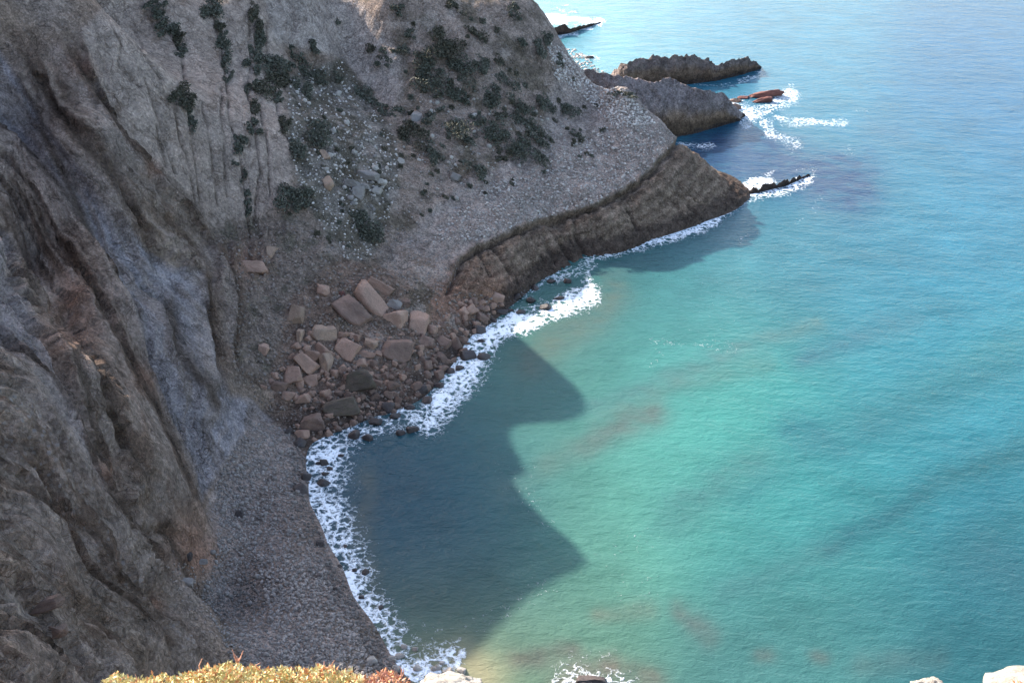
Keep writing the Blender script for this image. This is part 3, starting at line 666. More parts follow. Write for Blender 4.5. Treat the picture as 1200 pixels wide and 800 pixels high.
HERO = [  # px, py, w, h, tilt(deg clockwise), material, box, label
 (435, 353, 58, 24, 50, M_DRY, .78, 'long smooth reddish slab leaning steeply above the two square blocks'),
 (445, 336, 34, 15, 32, M_DRY, .74, 'flat brown slab tucked behind the top of the long leaning slab'),
 (416, 367, 56, 30, 32, M_BRN, .72, 'broad sloping brown slab left of the long leaning slab'),
 (463, 377, 30, 29, 2, M_DRY, .66, 'square pale reddish block, left one of the split pair at the pile top'),
 (489, 378, 26, 29, 12, M_DRY, .66, 'rounded square block, right one of the split pair at the pile top'),
 (461, 356, 20, 12, 20, M_GREY, .74, 'small grey stone wedged on top of the square block'),
 (474, 355, 15, 12, 15, M_BRN, .74, 'small brown stone between the long slab and the right square block'),
 (462, 411, 42, 32, 10, M_BRN, .74, 'wide dark brown boulder just below the split square blocks'),
 (406, 412, 29, 29, 30, M_DRY, .68, 'triangular pinkish brown boulder below the broad sloping slab'),
 (380, 394, 32, 32, -12, M_OCH, .72, 'large ochre yellow boulder with a pale broken face'),
 (380, 425, 20, 29, 4, M_OCH, .70, 'upright brown block directly below the ochre boulder'),
 (342, 441, 29, 26, 10, M_DRY, .76, 'rounded pinkish boulder at the lower left of the pile'),
 (358, 427, 32, 19, 38, M_DRY, .72, 'slanting reddish boulder between the upright block and the rounded pinkish one'),
 (363, 447, 20, 17, -8, M_DRY, .76, 'smaller pinkish boulder at the foot of the slanting reddish one'),
 (327, 454, 19, 17, 18, M_BRN, .74, 'leftmost brown boulder of the pile above the blue clay'),
 (346, 371, 22, 28, 6, M_OCH, .74, 'jagged ochre outcrop standing in the dark talus left of the pile'),
 (351, 398, 8, 26, 4, M_OCH, .74, 'narrow ochre splinter hanging below the jagged outcrop'),
 (377, 340, 20, 15, 12, M_DRY, .76, 'pinkish boulder alone on the talus above the pile'),
 (401, 344, 8, 7, 0, M_RED, .76, 'small bright red stone beside the long leaning slab'),
 (420, 448, 40, 29, -14, M_MOSS, .74, 'big dark green mossy boulder in the lower pile'),
 (400, 479, 44, 25, -12, M_MOSS, .72, 'long dark olive boulder at the foot of the pile by the clay'),
 (366, 498, 31, 27, -10, M_BRN, .80, 'rounded brown boulder where the pile meets the pebble beach'),
 (519, 402, 20, 19, 5, M_BRN, .82, 'round dark boulder to the right of the split square blocks'),
 (499, 402, 19, 20, 0, M_BRN, .78, 'brown boulder below the right square block'),
 (434, 404, 18, 18, 15, M_OCH, .68, 'small ochre block standing on thin flat stones mid pile'),
 (430, 415, 22, 9, 5, M_DRY, .70, 'thin flat reddish stone under the small ochre block'),
 (309, 409, 13, 15, 8, M_DRY, .72, 'lone pinkish block on the dark slope left of the pile'),
 (318, 296, 18, 16, 5, M_OCH, .70, 'orange block lodged high on the dark talus below the grey slab'),
 (294, 312, 44, 17, 8, M_DRY, .72, 'flat reddish ledge stone just left under the orange block'),
 (42, 712, 50, 16, -14, M_BRN, .70, 'brown block jutting from the near cliff face at lower left'),
 (62, 740, 26, 18, 8, M_BRN, .74, 'small grey brown lump under the jutting block at lower left'),
 (280, 603, 11, 11, 0, M_WET, .8, 'dark round boulder alone on the upper pebble beach'),
 (220, 652, 9, 11, 10, M_WET, .8, 'dark brown boulder set in the foot of the wall beside the beach'),
 (236, 658, 15, 7, 0, M_GREY, .74, 'pale flat stone at the foot of the reddish wall'),
 (218, 683, 17, 12, 4, M_GREY, .74, 'largest pale bluish stone where the wall runs into the beach'),
 (375, 638, 11, 11, 0, M_WET, .8, 'dark boulder halfway down the inner edge of the shore foam'),
 (412, 216, 22, 10, 4, M_GREY, .74, 'long grey stone in the rubble chute above the sunlit rocks'),
 (432, 206, 26, 11, 10, M_GREY, .74, 'upper grey slab of the rubble chute right of the dark bush'),
 (420, 228, 15, 20, 5, M_GREY, .72, 'tall grey block at the lower end of the rubble chute'),
 (428, 219, 12, 8, 10, M_GREY, .74, 'pale stone catching the light beside the tall grey block'),
 (442, 224, 12, 9, 20, M_PALE, .74, 'pale rounded stone lower right in the rubble chute'),
 (446, 213, 9, 7, 0, M_PALE, .74, 'whitest stone at the right edge of the rubble chute'),
 (385, 215, 13, 18, -30, M_OCH, .70, 'orange stone catching sunlight in the rubble chute'),
 (381, 181, 9, 16, -25, M_OCH, .70, 'yellow stone at the upper left of the rubble chute'),
 (486, 138, 15, 18, 15, M_GREY, .70, 'pale grey slab standing among the shrubs of the headland'),
 (533, 208, 15, 13, 10, M_GREY, .72, 'grey block alone on the bare gravel of the headland slope'),
 (470, 189, 9, 7, 20, M_PALE, .74, 'pale stone on the bare slope right of the rubble chute'),
]
for i, (px, py, w_, h_, tl_, mt, bx, lab) in enumerate(HERO):
    v, f = rock_verts(4, rng, box=bx - .13, cuts=7, rough=.12, skew=.22, seed=100 + i)
    o = mesh_obj('proto', v, f, mt); me = o.data; bpy.data.objects.remove(o)
    sun_up = 1.2 if (370 < px < 455 and 170 < py < 235) else 0.0
    o = put_rock('boulder', me, px, py, w_, h_, tl_, sink=(.75 if px < 100 else .3) - .5 * (sun_up > 0)); tag(o, lab, 'boulder')

SURF = [(547, 417, 23, 14), (567, 419, 17, 12), (561, 387, 20, 12), (564, 400, 9, 6), (588, 366, 15, 7), (598, 364, 9, 6), (611, 366, 14, 7), (538, 432, 12, 9), (442, 494, 21, 9), (463, 488, 15, 9), (414, 510, 20, 13),
        (431, 514, 13, 12), (469, 508, 11, 8), (483, 504, 16, 11), (380, 543, 13, 11), (382, 555, 12, 5), (381, 566, 18, 9), (386, 549, 8, 6), (400, 534, 8, 5), (373, 543, 7, 5), (358, 560, 12, 12), (352, 575, 13, 18), (350, 520, 16, 14),
        (338, 506, 12, 9), (428, 671, 9, 9), (416, 668, 7, 6), (398, 663, 6, 5), (373, 676, 9, 7), (392, 690, 6, 5), (424, 700, 7, 6), (405, 640, 6, 5), (446, 712, 8, 6), (640, 360, 18, 8), (622, 352, 16, 8), (628, 338, 12, 8), (655, 350, 14, 6),
        (665, 330, 12, 7), (606, 348, 14, 8), (645, 330, 12, 7), (578, 376, 10, 7), (500, 470, 13, 12), (515, 452, 12, 9), (527, 436, 12, 10), (480, 478, 12, 10), (455, 478, 16, 14), (495, 456, 15, 12)]
for i, (px, py, w_, h_) in enumerate(SURF):
    me = variants(M_WET, 3, 8, box=.64, cuts=7)[i % 8]
    o = put_rock('wet_rock', me, px, py, w_, h_, rng.uniform(-20, 20), sink=.15, yaw=rng.uniform(0, 6.3))
    tag(o, 'dark wet rock washed by white foam along the shore', 'rock', 'dark rocks in the shore foam')

def in_poly(px, py, pts):
    return poly_sd(np.array([px]), np.array([py]), pts)[0] > 0
def scatter(poly, n, seed):
    r = np.random.default_rng(seed); pts = np.array(poly); lo, hi = pts.min(0), pts.max(0)
    q = r.uniform(lo, hi, size=(n * 6, 2)); q = q[poly_sd(q[:, 0], q[:, 1], poly) > 0][:n]; return q
PILE = [(305, 460), (318, 430), (335, 420), (352, 392), (388, 380), (400, 388), (440, 392), (500, 386), (540, 352), (575, 350), (600, 345), (585, 366), (560, 388), (545, 412), (528, 436), (500, 462), (470, 482), (430, 494), (390, 508), (362, 520), (345, 512), (360, 470)]
used = [(a[0], a[1], .33 * (a[2] + a[3]) / 2) for a in HERO]
cnt = 0
for q in scatter(PILE, 900, 21):
    w_ = float(np.clip(rng.lognormal(2.3, .36), 6, 20))
    if any((q[0] - a) ** 2 + (q[1] - b) ** 2 < (c + w_ * .27) ** 2 for a, b, c in used): continue
    used.append((q[0], q[1], w_ * .30))
    shore = (q[0] - 350) * .72 + (q[1] - 520) * 1.0      # grows towards the water
    mt = M_WET if shore + rng.uniform(-22, 22) > 62 else (M_BRN if shore + rng.uniform(-40, 40) > -5 else M_DRY)
    me = variants(mt, 3, 10, box=.62, cuts=7, rough=.08)[cnt % 10]
    o = put_rock('boulder', me, q[0], q[1], w_, w_ * rng.uniform(.6, .95), rng.uniform(-35, 35), sink=.2, yaw=rng.uniform(0, 6.3))
    tag(o, {M_WET: 'dark damp rock of the boulder pile near the waterline', M_BRN: 'small brown rock heaped between larger boulders in the pile', M_DRY: 'small pinkish rock filling gaps in the upper boulder pile'}[mt],
        'boulder', {M_WET: 'dark damp rocks of the boulder pile', M_BRN: 'small brown rocks of the boulder pile', M_DRY: 'small pinkish rocks of the boulder pile'}[mt])
    cnt += 1
    if cnt >= 202: break

# cobbles one can pick out on the beach
BEACH = [(300, 500), (335, 512), (350, 540), (352, 585), (368, 640), (400, 705), (440, 765), (380, 780), (300, 775), (235, 690), (250, 640), (258, 580)]
for i, q in enumerate(scatter(BEACH, 130, 5)):
    w_ = rng.uniform(4.5, 8.0)
    me = variants(M_COB, 2, 8, box=.85, cuts=4)[i % 8]
    o = put_rock('cobble', me, q[0], q[1], w_, w_ * rng.uniform(.6, .9), rng.uniform(-30, 30), sink=-.1, yaw=rng.uniform(0, 6.3))
    tag(o, 'larger grey cobble lying loose on the pebble beach', 'cobble', 'larger cobbles on the beach')
for i, q in enumerate(scatter([(432, 770), (470, 756), (505, 762), (545, 778), (560, 800), (440, 800)], 16, 31)):
    w_ = rng.uniform(7, 15)
    o = put_rock('shore_rock', variants(M_PALE, 3, 6, box=.66, cuts=6)[i % 6], q[0], q[1], w_, w_ * rng.uniform(.55, .8), rng.uniform(-20, 20), sink=.1, yaw=rng.uniform(0, 6.3))
    tag(o, 'sunlit pale rock in the shallows where the beach ends behind the bush', 'rock', 'sunlit pale rocks at the end of the beach')
# stones of the rubble chute and pale stones on the headland
RUB = [(338, 98), (380, 90), (420, 120), (440, 150), (455, 200), (450, 245), (425, 260), (410, 240), (380, 200), (372, 160), (345, 130)]
for i, q in enumerate(scatter(RUB, 85, 6)):
    w_ = float(np.clip(rng.lognormal(1.55, .35), 3, 10))
    me = variants([M_PALE, M_GREY][i % 3 == 0], 2, 6, box=.74, cuts=5)[i % 6]
    o = put_rock('rubble_stone', me, q[0], q[1], w_, w_ * rng.uniform(.6, 1), rng.uniform(-40, 40), sink=.05, yaw=rng.uniform(0, 6.3))
    tag(o, 'pale angular stone of the rubble chute beside the grey slab', 'stone', 'pale stones of the rubble chute')
HEADP = [(470, 130), (520, 90), (560, 100), (620, 110), (660, 150), (700, 200), (640, 240), (560, 250), (500, 240), (470, 200)]
for i, q in enumerate(scatter(HEADP, 60, 8)):
    w_ = float(np.clip(rng.lognormal(1.4, .3), 3, 8))
    me = variants(M_PALE, 2, 6, box=.74, cuts=5)[i % 6]
    o = put_rock('slope_stone', me, q[0], q[1], w_, w_ * rng.uniform(.6, 1), rng.uniform(-40, 40), sink=.1, yaw=rng.uniform(0, 6.3))
    tag(o, 'pale stone scattered among the shrubs of the headland slope', 'stone', 'pale stones on the headland slope')

# countless small stones: one mesh each
def stone_field(name, label, cat, specs, mat, lvl=1):
    v0, f0 = ICO[lvl]; VV, FF, n = [], [], 0
    TN = []
    for poly, cnt_, lo, hi, seed, tone in specs:
        r = np.random.default_rng(seed)
        for q in scatter(poly, cnt_, seed):
            p, nrm, d = hit(float(q[0]), float(q[1]))
            s = np.exp(r.uniform(np.log(lo), np.log(hi))) * d / F / 2
            v = v0 * (1 + r.uniform(-.22, .22, size=(len(v0), 1))) * (np.array([1, r.uniform(.6, 1), r.uniform(.5, .9)]) * s)
            a, b_ = r.uniform(0, 6.28), r.uniform(-.6, .6)
            ca, sa, cb, sb = math.cos(a), math.sin(a), math.cos(b_), math.sin(b_)
            v = v @ np.array([[ca, sa, 0], [-sa, ca, 0], [0, 0, 1]]) @ np.array([[1, 0, 0], [0, cb, sb], [0, -sb, cb]])
            VV.append(v + np.array(p) + np.array(nrm) * s * .15); FF.append(f0 + n); n += len(v0); TN.append(tone * (.65 if (p.z < .75 and 'pebble' in name) else 1))
    o = mesh_obj(name, np.vstack(VV), np.vstack(FF), mat, smooth=False)
    rc = np.repeat(rng.uniform(.6, 1.25, len(VV)) * np.array(TN), len(v0)); add_attr(o, 'tone', rc)
    tag(o, label, cat, kind='stuff'); return o
def stuff_mat(name, c):
    m, nt, bs, out = new_mat(name)
    t = N(nt, 'ShaderNodeAttribute', attribute_name='tone').outputs['Fac']
    co = N(nt, 'ShaderNodeNewGeometry').outputs['Position']
    cc = mix_rgb(nt, 'MULTIPLY', 1.0, c, math_n(nt, 'MULTIPLY', t, maprange(nt, noise_n(nt, co, 5, 3), .3, .7, .75, 1.25)))
    L(nt, cc, bs.inputs['Base Color']); bs.inputs['Roughness'].default_value = .95; bs.inputs['Specular IOR Level'].default_value = .15
    return m
GRAVP = ZONES['gravel']
stone_field('scree', 'pale loose scree covering the headland slope above the rock ledge', 'scree',
            [([(500, 285), (560, 225), (640, 190), (700, 150), (745, 130), (790, 166), (745, 212), (700, 236), (660, 248), (620, 260), (560, 282)], 1500, 1.5, 4.2, 1, 1.4),
             ([(640, 50), (680, 60), (725, 100), (770, 145), (720, 150), (680, 110), (650, 90)], 1300, 1.4, 4.0, 2, 1.75),
             ([(480, 120), (600, 100), (700, 170), (640, 240), (500, 270), (460, 250)], 420, 1.2, 3.0, 3, 1.1),
             (ZONES['rubble'], 800, 1.4, 4.2, 4, 1.8), ([(440, 300), (470, 260), (540, 300), (530, 340), (450, 320)], 350, 1.2, 2.6, 9, .9)],
            stuff_mat('scree_stone', (.28, .245, .215)))
stone_field('beach_pebbles', 'grey pebbles covering the small cove beach', 'pebbles',
            [([(290, 492), (340, 505), (360, 540), (362, 590), (385, 650), (420, 710), (470, 790), (430, 800), (280, 790), (235, 700), (255, 640), (252, 570)], 5200, 1.6, 5.0, 11, 1.0),
             ([(300, 650), (380, 650), (450, 770), (440, 800), (330, 790)], 1500, 2.2, 6.5, 12, 1.1)],
            stuff_mat('beach_pebble', (.235, .202, .178)))
stone_field('talus_stones', 'small broken stones strewn over the dark talus around the boulder pile', 'talus',
            [([(250, 270), (330, 260), (450, 300), (520, 340), (560, 345), (590, 350), (560, 385), (500, 455), (470, 480), (390, 510), (345, 510), (300, 470), (275, 430)], 3000, 1.3, 5.0, 13, 1.0),
             ([(190, 660), (240, 660), (260, 700), (310, 760), (270, 770), (215, 710)], 260, 1.6, 5.0, 14, 1.2)],
            stuff_mat('talus_stone', (.21, .165, .135)))

# ------------------------------------------------------------------ rock headlands standing in the sea
def resample(P, n):
    P = np.asarray(P, float); L_ = np.concatenate([[0], np.cumsum(np.linalg.norm(np.diff(P, axis=0), axis=1))])
    t = np.linspace(0, L_[-1], n); return np.stack([np.interp(t, L_, P[:, k]) for k in range(3)], -1)
def resample_u(P, n):
    P = np.asarray(P, float); u = np.linspace(0, len(P) - 1, n); return np.stack([np.interp(u, np.arange(len(P)), P[:, k]) for k in range(3)], -1)
def reef(name, front, crest, back_off, n, colf, jag=.5, jscale=2.5, rough=.5, curve=.15):
    fr = resample_u([at(a, b, 0) for a, b in front], n); cr = resample_u([at(a, b, c) for a, b, c in crest], n)
    cr[:, 2] += jag * fbm(cr[:, 0], cr[:, 1], 0 * cr[:, 0], jscale, 3, .6) * np.clip(cr[:, 2] / 3, 0, 1)
    bk = cr + np.array(back_off); bk[:, 2] = -1.5
    rows = []; tt = []
    fr0 = fr.copy(); fr0[:, 2] = -1.5
    rows.append(fr0 + (fr - cr) * np.array([.08, .08, 0])); tt.append(-.05)
    for k in range(25):
        t = k / 24; p = fr * (1 - t) + cr * t; p[:, 2] += curve * cr[:, 2] * math.sin(math.pi * t); rows.append(p); tt.append(t)
    for k in range(1, 11):
        t = k / 10; p = cr * (1 - t) + bk * t; p[:, 2] += .15 * cr[:, 2] * math.sin(math.pi * t); rows.append(p); tt.append(1 + t)
    G = np.array(rows); TT = np.array(tt)[:, None] * np.ones((1, n))
    x, y, z = G[..., 0], G[..., 1], G[..., 2]
    e = rough * (fbm(x, y, z, 3.5, 4, .55) + .5 * fbm(x, y, z * 3, 1.6, 3, .5, True)) * np.clip((z + 1.5) / 2.5, 0, 1)
    G = G + e[..., None] * np.array([.25, -.55, .8])
    r_, c_ = x.shape; ii = np.arange(r_ * c_).reshape(r_, c_)
    q = np.stack([ii[:-1, :-1], ii[:-1, 1:], ii[1:, 1:], ii[1:, :-1]], -1).reshape(-1, 4)
    o = mesh_obj(name, G.reshape(-1, 3), q, M_GROUND)
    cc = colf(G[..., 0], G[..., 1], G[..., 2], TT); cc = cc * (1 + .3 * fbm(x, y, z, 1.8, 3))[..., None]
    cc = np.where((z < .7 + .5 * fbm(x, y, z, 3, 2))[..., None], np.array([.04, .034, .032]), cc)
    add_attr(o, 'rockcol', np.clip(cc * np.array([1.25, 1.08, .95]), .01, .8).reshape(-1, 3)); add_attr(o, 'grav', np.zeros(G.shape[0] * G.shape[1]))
    return o
def lerp3(a, b, t): return np.array(a) + (np.array(b) - np.array(a)) * t[..., None]
o = reef('rock_headland', [(690, 158), (715, 165), (740, 168), (760, 167), (778, 163), (792, 161), (812, 157), (830, 152), (848, 147), (858, 144), (869, 141)],
     [(680, 80, 18), (700, 84, 17), (722, 89, 16), (745, 92, 14.5), (765, 98, 13.2), (782, 92, 13.2), (800, 97, 12), (825, 106, 10.3), (847, 110, 8.2), (857, 124, 4.8), (868, 139, .4)], (5, 9, 0), 190,
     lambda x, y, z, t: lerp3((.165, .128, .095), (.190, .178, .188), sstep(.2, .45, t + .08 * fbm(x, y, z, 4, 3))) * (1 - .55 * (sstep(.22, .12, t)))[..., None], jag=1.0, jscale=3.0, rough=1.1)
tag(o, 'grey rocky spur with a tan lower band behind the main headland', 'headland')
o = reef('rock_reef', [(716, 101), (724, 103), (735, 103), (752, 103), (770, 102), (783, 101), (795, 100), (812, 98), (830, 96), (838, 95), (855, 91), (872, 87), (880, 84), (892, 81)],
     [(716, 86, 2), (724, 79, 5), (735, 74, 7), (752, 68, 8), (770, 66, 8.3), (783, 69, 7.4), (795, 66, 8), (812, 64, 8), (828, 71, 6), (838, 76, 4.6), (855, 72, 5), (872, 68, 4.6), (881, 72, 3), (891, 80, .3)], (3, 8, 0), 220,
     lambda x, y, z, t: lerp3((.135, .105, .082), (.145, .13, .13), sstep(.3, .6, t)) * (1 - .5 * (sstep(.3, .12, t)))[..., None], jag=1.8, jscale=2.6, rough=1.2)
tag(o, 'jagged dark reef running out to sea farthest behind the grey spur', 'reef')
o = reef('rock_islet', [(630, 43), (645, 42), (657, 41), (668, 39), (680, 35), (692, 31), (704, 27)], [(630, 38, 2.5), (645, 33, 3), (656, 31, 3), (662, 27, 4), (667, 34, 2), (680, 31, 1.6), (692, 28, 1), (703, 26, .3)], (2, 6, 0), 110,
     lambda x, y, z, t: lerp3((.11, .08, .065), (.10, .075, .065), t), jag=1.2, jscale=2.0, rough=.5)
tag(o, 'low dark islet ringed by bright surf at the upper edge beside the headland', 'islet')
o = reef('tidal_rock', [(876, 228), (888, 226), (900, 223), (912, 220), (924, 217), (936, 211), (949, 206)], [(876, 224, .4), (888, 220, 1.0), (900, 217, 1.0), (912, 215, 1.1), (924, 211, 1.0), (936, 207, .9), (948, 204, .3)], (1.5, 2.5, 0), 120,
     lambda x, y, z, t: lerp3((.05, .042, .04), (.055, .045, .042), t), jag=6.5, jscale=2.2, rough=.5)
tag(o, 'narrow serrated black rock awash off the tip of the rock ledge', 'rock')
for (px, py, w_, h_, tl_, mt, lab) in [(896, 112, 46, 9, -10, M_RED, 'long red rock awash in surf beyond the grey spur, largest of the red ones'), (893, 119, 26, 8, -12, M_RED, 'red rock awash just below the long red rock'),
        (871, 115, 15, 6, -5, M_RED, 'small red rock in surf left of the long red rock'), (857, 127, 24, 13, 6, M_BRN, 'brown rock at the foot of the grey spur beside the red rocks'),
        (862, 119, 14, 7, 0, M_BRN, 'low brown rock between the grey spur and the small red rock'),
        (690, 68, 13, 4, -4, M_WET, 'tiny dark rock in surf off the headland skyline below the islet'),
        (694, 797, 40, 10, 4, M_WET, 'dark rock ringed by white foam at the bottom edge of the water')]:
    v, f = rock_verts(4, rng, box=.72, cuts=9, rough=.24, seed=int(px)); q = mesh_obj('proto', v, f, mt); me = q.data; bpy.data.objects.remove(q)
    o = put_rock('sea_rock', me, px, py, w_, h_, tl_, sink=.1); tag(o, lab, 'rock')
# ------------------------------------------------------------------ shrubs
def leaf_mat(name, c1, c2):
    m, nt, bs, out = new_mat(name)
    t = N(nt, 'ShaderNodeAttribute', attribute_name='tone').outputs['Fac']
    c = mix_rgb(nt, 'MIX', t, c1, c2); L(nt, c, bs.inputs['Base Color'])
    bs.inputs['Roughness'].default_value = .8; bs.inputs['Specular IOR Level'].default_value = .2
    return m
M_LEAF = leaf_mat('dark_maquis_leaves', (.070, .070, .050), (.135, .13, .098))
M_LEAF2 = leaf_mat('dry_maquis_leaves', (.05, .046, .030), (.12, .105, .072))
M_STEM = rock_mat('woody_stem', (.09, .065, .045), (.06, .045, .035), 3)

def quad_cloud(P, size, r, up=None):
    n = len(P); a = r.normal(size=(n, 3)); a /= np.linalg.norm(a, axis=1)[:, None]
    b = np.cross(a, r.normal(size=(n, 3))); b /= np.linalg.norm(b, axis=1)[:, None]
    s = size * r.uniform(.6, 1.4, size=(n, 1)); a = a * s; b = b * s * .6
    v = np.stack([P - a, P + b * .8, P + a, P - b * .8], 1).reshape(-1, 3)
    return v, np.arange(n * 4).reshape(n, 4)

SHRUBS = [(188, 19, 10, 18, 25), (200, 39, 11, 20, 28), (210, 57, 9, 14, 25), (255, 30, 12, 16, 10), (260, 57, 10, 18, 10), (267, 92, 8, 18, 0), (303, 36, 11, 22, 0), (300, 60, 14, 18, 5), (299, 125, 10, 22, 0), (221, 133, 8, 16, 10), (326, 118, 10, 24, 15), (286, 205, 6, 16, 0), (292, 245, 7, 18, 0), (310, 105, 22, 22, 20), (335, 76, 24, 14, 10), (352, 108, 20, 24, 10), (183, 8, 15, 26, 25), (194, 30, 15, 28, 25), (206, 49, 14, 26, 28), (214, 63, 12, 13, 20), (251, 13, 28, 28, 0), (257, 48, 12, 24, 15), (262, 68, 15, 30, 0), (301, 22, 17, 32, -5), (305, 48, 15, 20, 0), (301, 76, 22, 26, 10),
          (318, 86, 26, 32, 25), (291, 106, 14, 26, 10), (216, 113, 23, 34, 15), (223, 147, 11, 20, 5), (296, 150, 18, 18, 20), (281, 172, 17, 22, -5), (276, 192, 9, 6, 0), (331, 150, 17, 26, 20), (290, 232, 10, 16, 0),
          (343, 61, 20, 17, 5), (372, 56, 18, 13, 5), (362, 86, 44, 24, -4), (322, 98, 22, 40, 15), (427, 112, 32, 20, 35), (371, 158, 28, 30, 0), (348, 176, 20, 24, 0), (345, 234, 33, 32, 0), (436, 57, 13, 9, 10), (448, 60, 10, 7, 0), (449, 72, 17, 11, 20),
          (470, 60, 18, 15, 25), (497, 70, 22, 22, 20), (524, 56, 40, 36, 10), (540, 80, 34, 24, 30), (500, 96, 38, 30, 10), (535, 109, 30, 18, 20), (566, 77, 24, 22, 20), (583, 70, 22, 12, 30), (573, 116, 22, 28, 10), (592, 101, 32, 22, 25),
          (594, 164, 44, 30, 28), (616, 176, 46, 18, 30), (590, 182, 16, 16, 0), (557, 197, 26, 22, 30), (506, 138, 24, 22, 10), (526, 150, 48, 20, 28), (546, 161, 26, 16, 25), (484, 158, 34, 26, 20), (508, 182, 22, 30, -30), (636, 123, 24, 26, 20),
          (662, 130, 26, 20, 30), (611, 135, 24, 26, 5), (588, 139, 16, 12, 0), (557, 140, 22, 13, 10), (629, 158, 28, 20, 25), (424, 264, 46, 28, 10), (465, 14, 14, 13, 0), (535, 10, 24, 12, 10), (602, 14, 16, 18, 0), (637, 52, 20, 34, 5),
          (480, 40, 12, 10, 0), (612, 48, 14, 12, 20), (560, 40, 26, 14, 10), (396, 28, 8, 8, 0), (678, 158, 16, 10, 20), (395, 92, 18, 10, 10), (455, 130, 26, 14, 10), (690, 90, 10, 8, 0), (732, 112, 30, 8, 25), (655, 72, 12, 14, 10)]
def where(px, py):
    if px < 235: return 'in the left crack of the grey slab'
    if px < 285: return 'in the middle crack of the grey slab'
    if px < 340: return 'in the right gully of the grey slab'
    if px < 460: return 'around the rubble chute'
    return 'on the upper headland slope' if py < 125 else 'on the lower headland slope'
for i, (px, py, w_, h_, tl_) in enumerate(SHRUBS):
    r = np.random.default_rng(500 + i)
    p, nrm, d = hit(px, py); s = d / F
    a, b = w_ * s / 2 * 1.05, h_ * s / 2 * 1.05; c = min(a, b) * .34
    n = int(np.clip(w_ * h_ * 1.5, 80, 2000))
    K = 6 + int(w_ * h_ / 110)                     # sub-clumps give the uneven outline
    ck = r.uniform(-.95, .95, size=(K, 2)); rad = r.uniform(.25, .55, size=K)
    k = r.integers(0, K, n); ang = r.uniform(0, 6.28, n); rr_ = rad[k] * np.sqrt(r.uniform(0, 1, n)) * r.uniform(.8, 1.25, n)
    u = ck[k, 0] + rr_ * np.cos(ang); v_ = ck[k, 1] + rr_ * np.sin(ang)
    hh = np.sqrt(np.clip(1.1 - (rr_ / (rad[k] * 1.2)) ** 2, .05, 1)) * rad[k] * 1.7 * r.uniform(.35, 1, n)
    ct, st = math.cos(math.radians(-tl_)), math.sin(math.radians(-tl_))
    # clump plane lies on the slope: image-right and up-slope directions projected on the surface
    nv = Vector(nrm).lerp(Vector((0, 0, 1)), .25).normalized()
    ex = (RGT - nv * RGT.dot(nv)).normalized(); ey = nv.cross(ex)
    fore = max(.35, abs(ey.dot(UPV)))
    uu, vv = u * a, v_ * b
    u2, v2 = uu * ct - vv * st, uu * st + vv * ct
    P = np.outer(u2, np.array(ex)) + np.outer(v2 / fore, np.array(ey)) + np.outer(hh * c * 2, np.array(nv))
    vq, fq = quad_cloud(P, .26 + .05 * s, r)
    dry = (i % 5 == 3)
    root = mesh_obj('shrub', vq, fq, M_LEAF2 if dry else M_LEAF, smooth=False)
    add_attr(root, 'tone', np.repeat(np.clip(r.normal(.35, .25, n) + .25 * (r.uniform(0, 1, K)[k] - .5), 0, 1), 4))
    root.location = p
    size = 'large' if w_ * h_ > 700 else ('small' if w_ * h_ < 250 else 'mid-sized')
    if w_ > 1.7 * h_ or h_ > 1.7 * w_: size += ' elongated'
    tone = 'dry brownish' if dry else 'dark green'
    lab = f'{size} {tone} shrub growing {where(px, py)}'
    tag(root, lab, 'shrub', f'{size} {tone} shrubs {where(px, py)}')

TUFTS = scatter([(480, 20), (600, 20), (640, 60), (720, 110), (740, 150), (690, 190), (560, 230), (480, 260), (460, 200), (470, 130)], 80, 77)
TUFTS = np.vstack([TUFTS, scatter([(330, 60), (400, 90), (450, 150), (460, 270), (400, 300), (330, 280), (350, 180)], 30, 78)])
for i, q in enumerate(TUFTS):
    r = np.random.default_rng(900 + i); px, py = float(q[0]), float(q[1])
    p, nrm, d = hit(px, py); s = d / F; a = r.uniform(4, 11) * s / 2; n = int(r.uniform(50, 130))
    P = np.clip(r.normal(size=(n, 3)), -1.3, 1.3) * np.array((a * .5, a * .5, a * .18)); P[:, 2] = np.abs(P[:, 2])
    up = Vector(nrm); ex = (RGT - up * RGT.dot(up)).normalized(); ey = up.cross(ex)
    P = np.outer(P[:, 0], np.array(ex)) + np.outer(P[:, 1], np.array(ey)) + np.outer(P[:, 2] * 1.6, np.array(up))
    vq, fq = quad_cloud(P, .24, r)
    o = mesh_obj('scrub_tuft', vq, fq, M_LEAF2 if i % 3 else M_LEAF, smooth=False); o.location = p
    add_attr(o, 'tone', np.repeat(np.clip(r.normal(.5, .3, n), 0, 1), 4))
    tag(o, 'little dry brown scrub tuft between the shrubs of the slope' if i % 3 else 'little dark green scrub tuft between the shrubs of the slope', 'tuft', 'dry brown scrub tufts on the slope' if i % 3 else 'dark green scrub tufts on the slope')
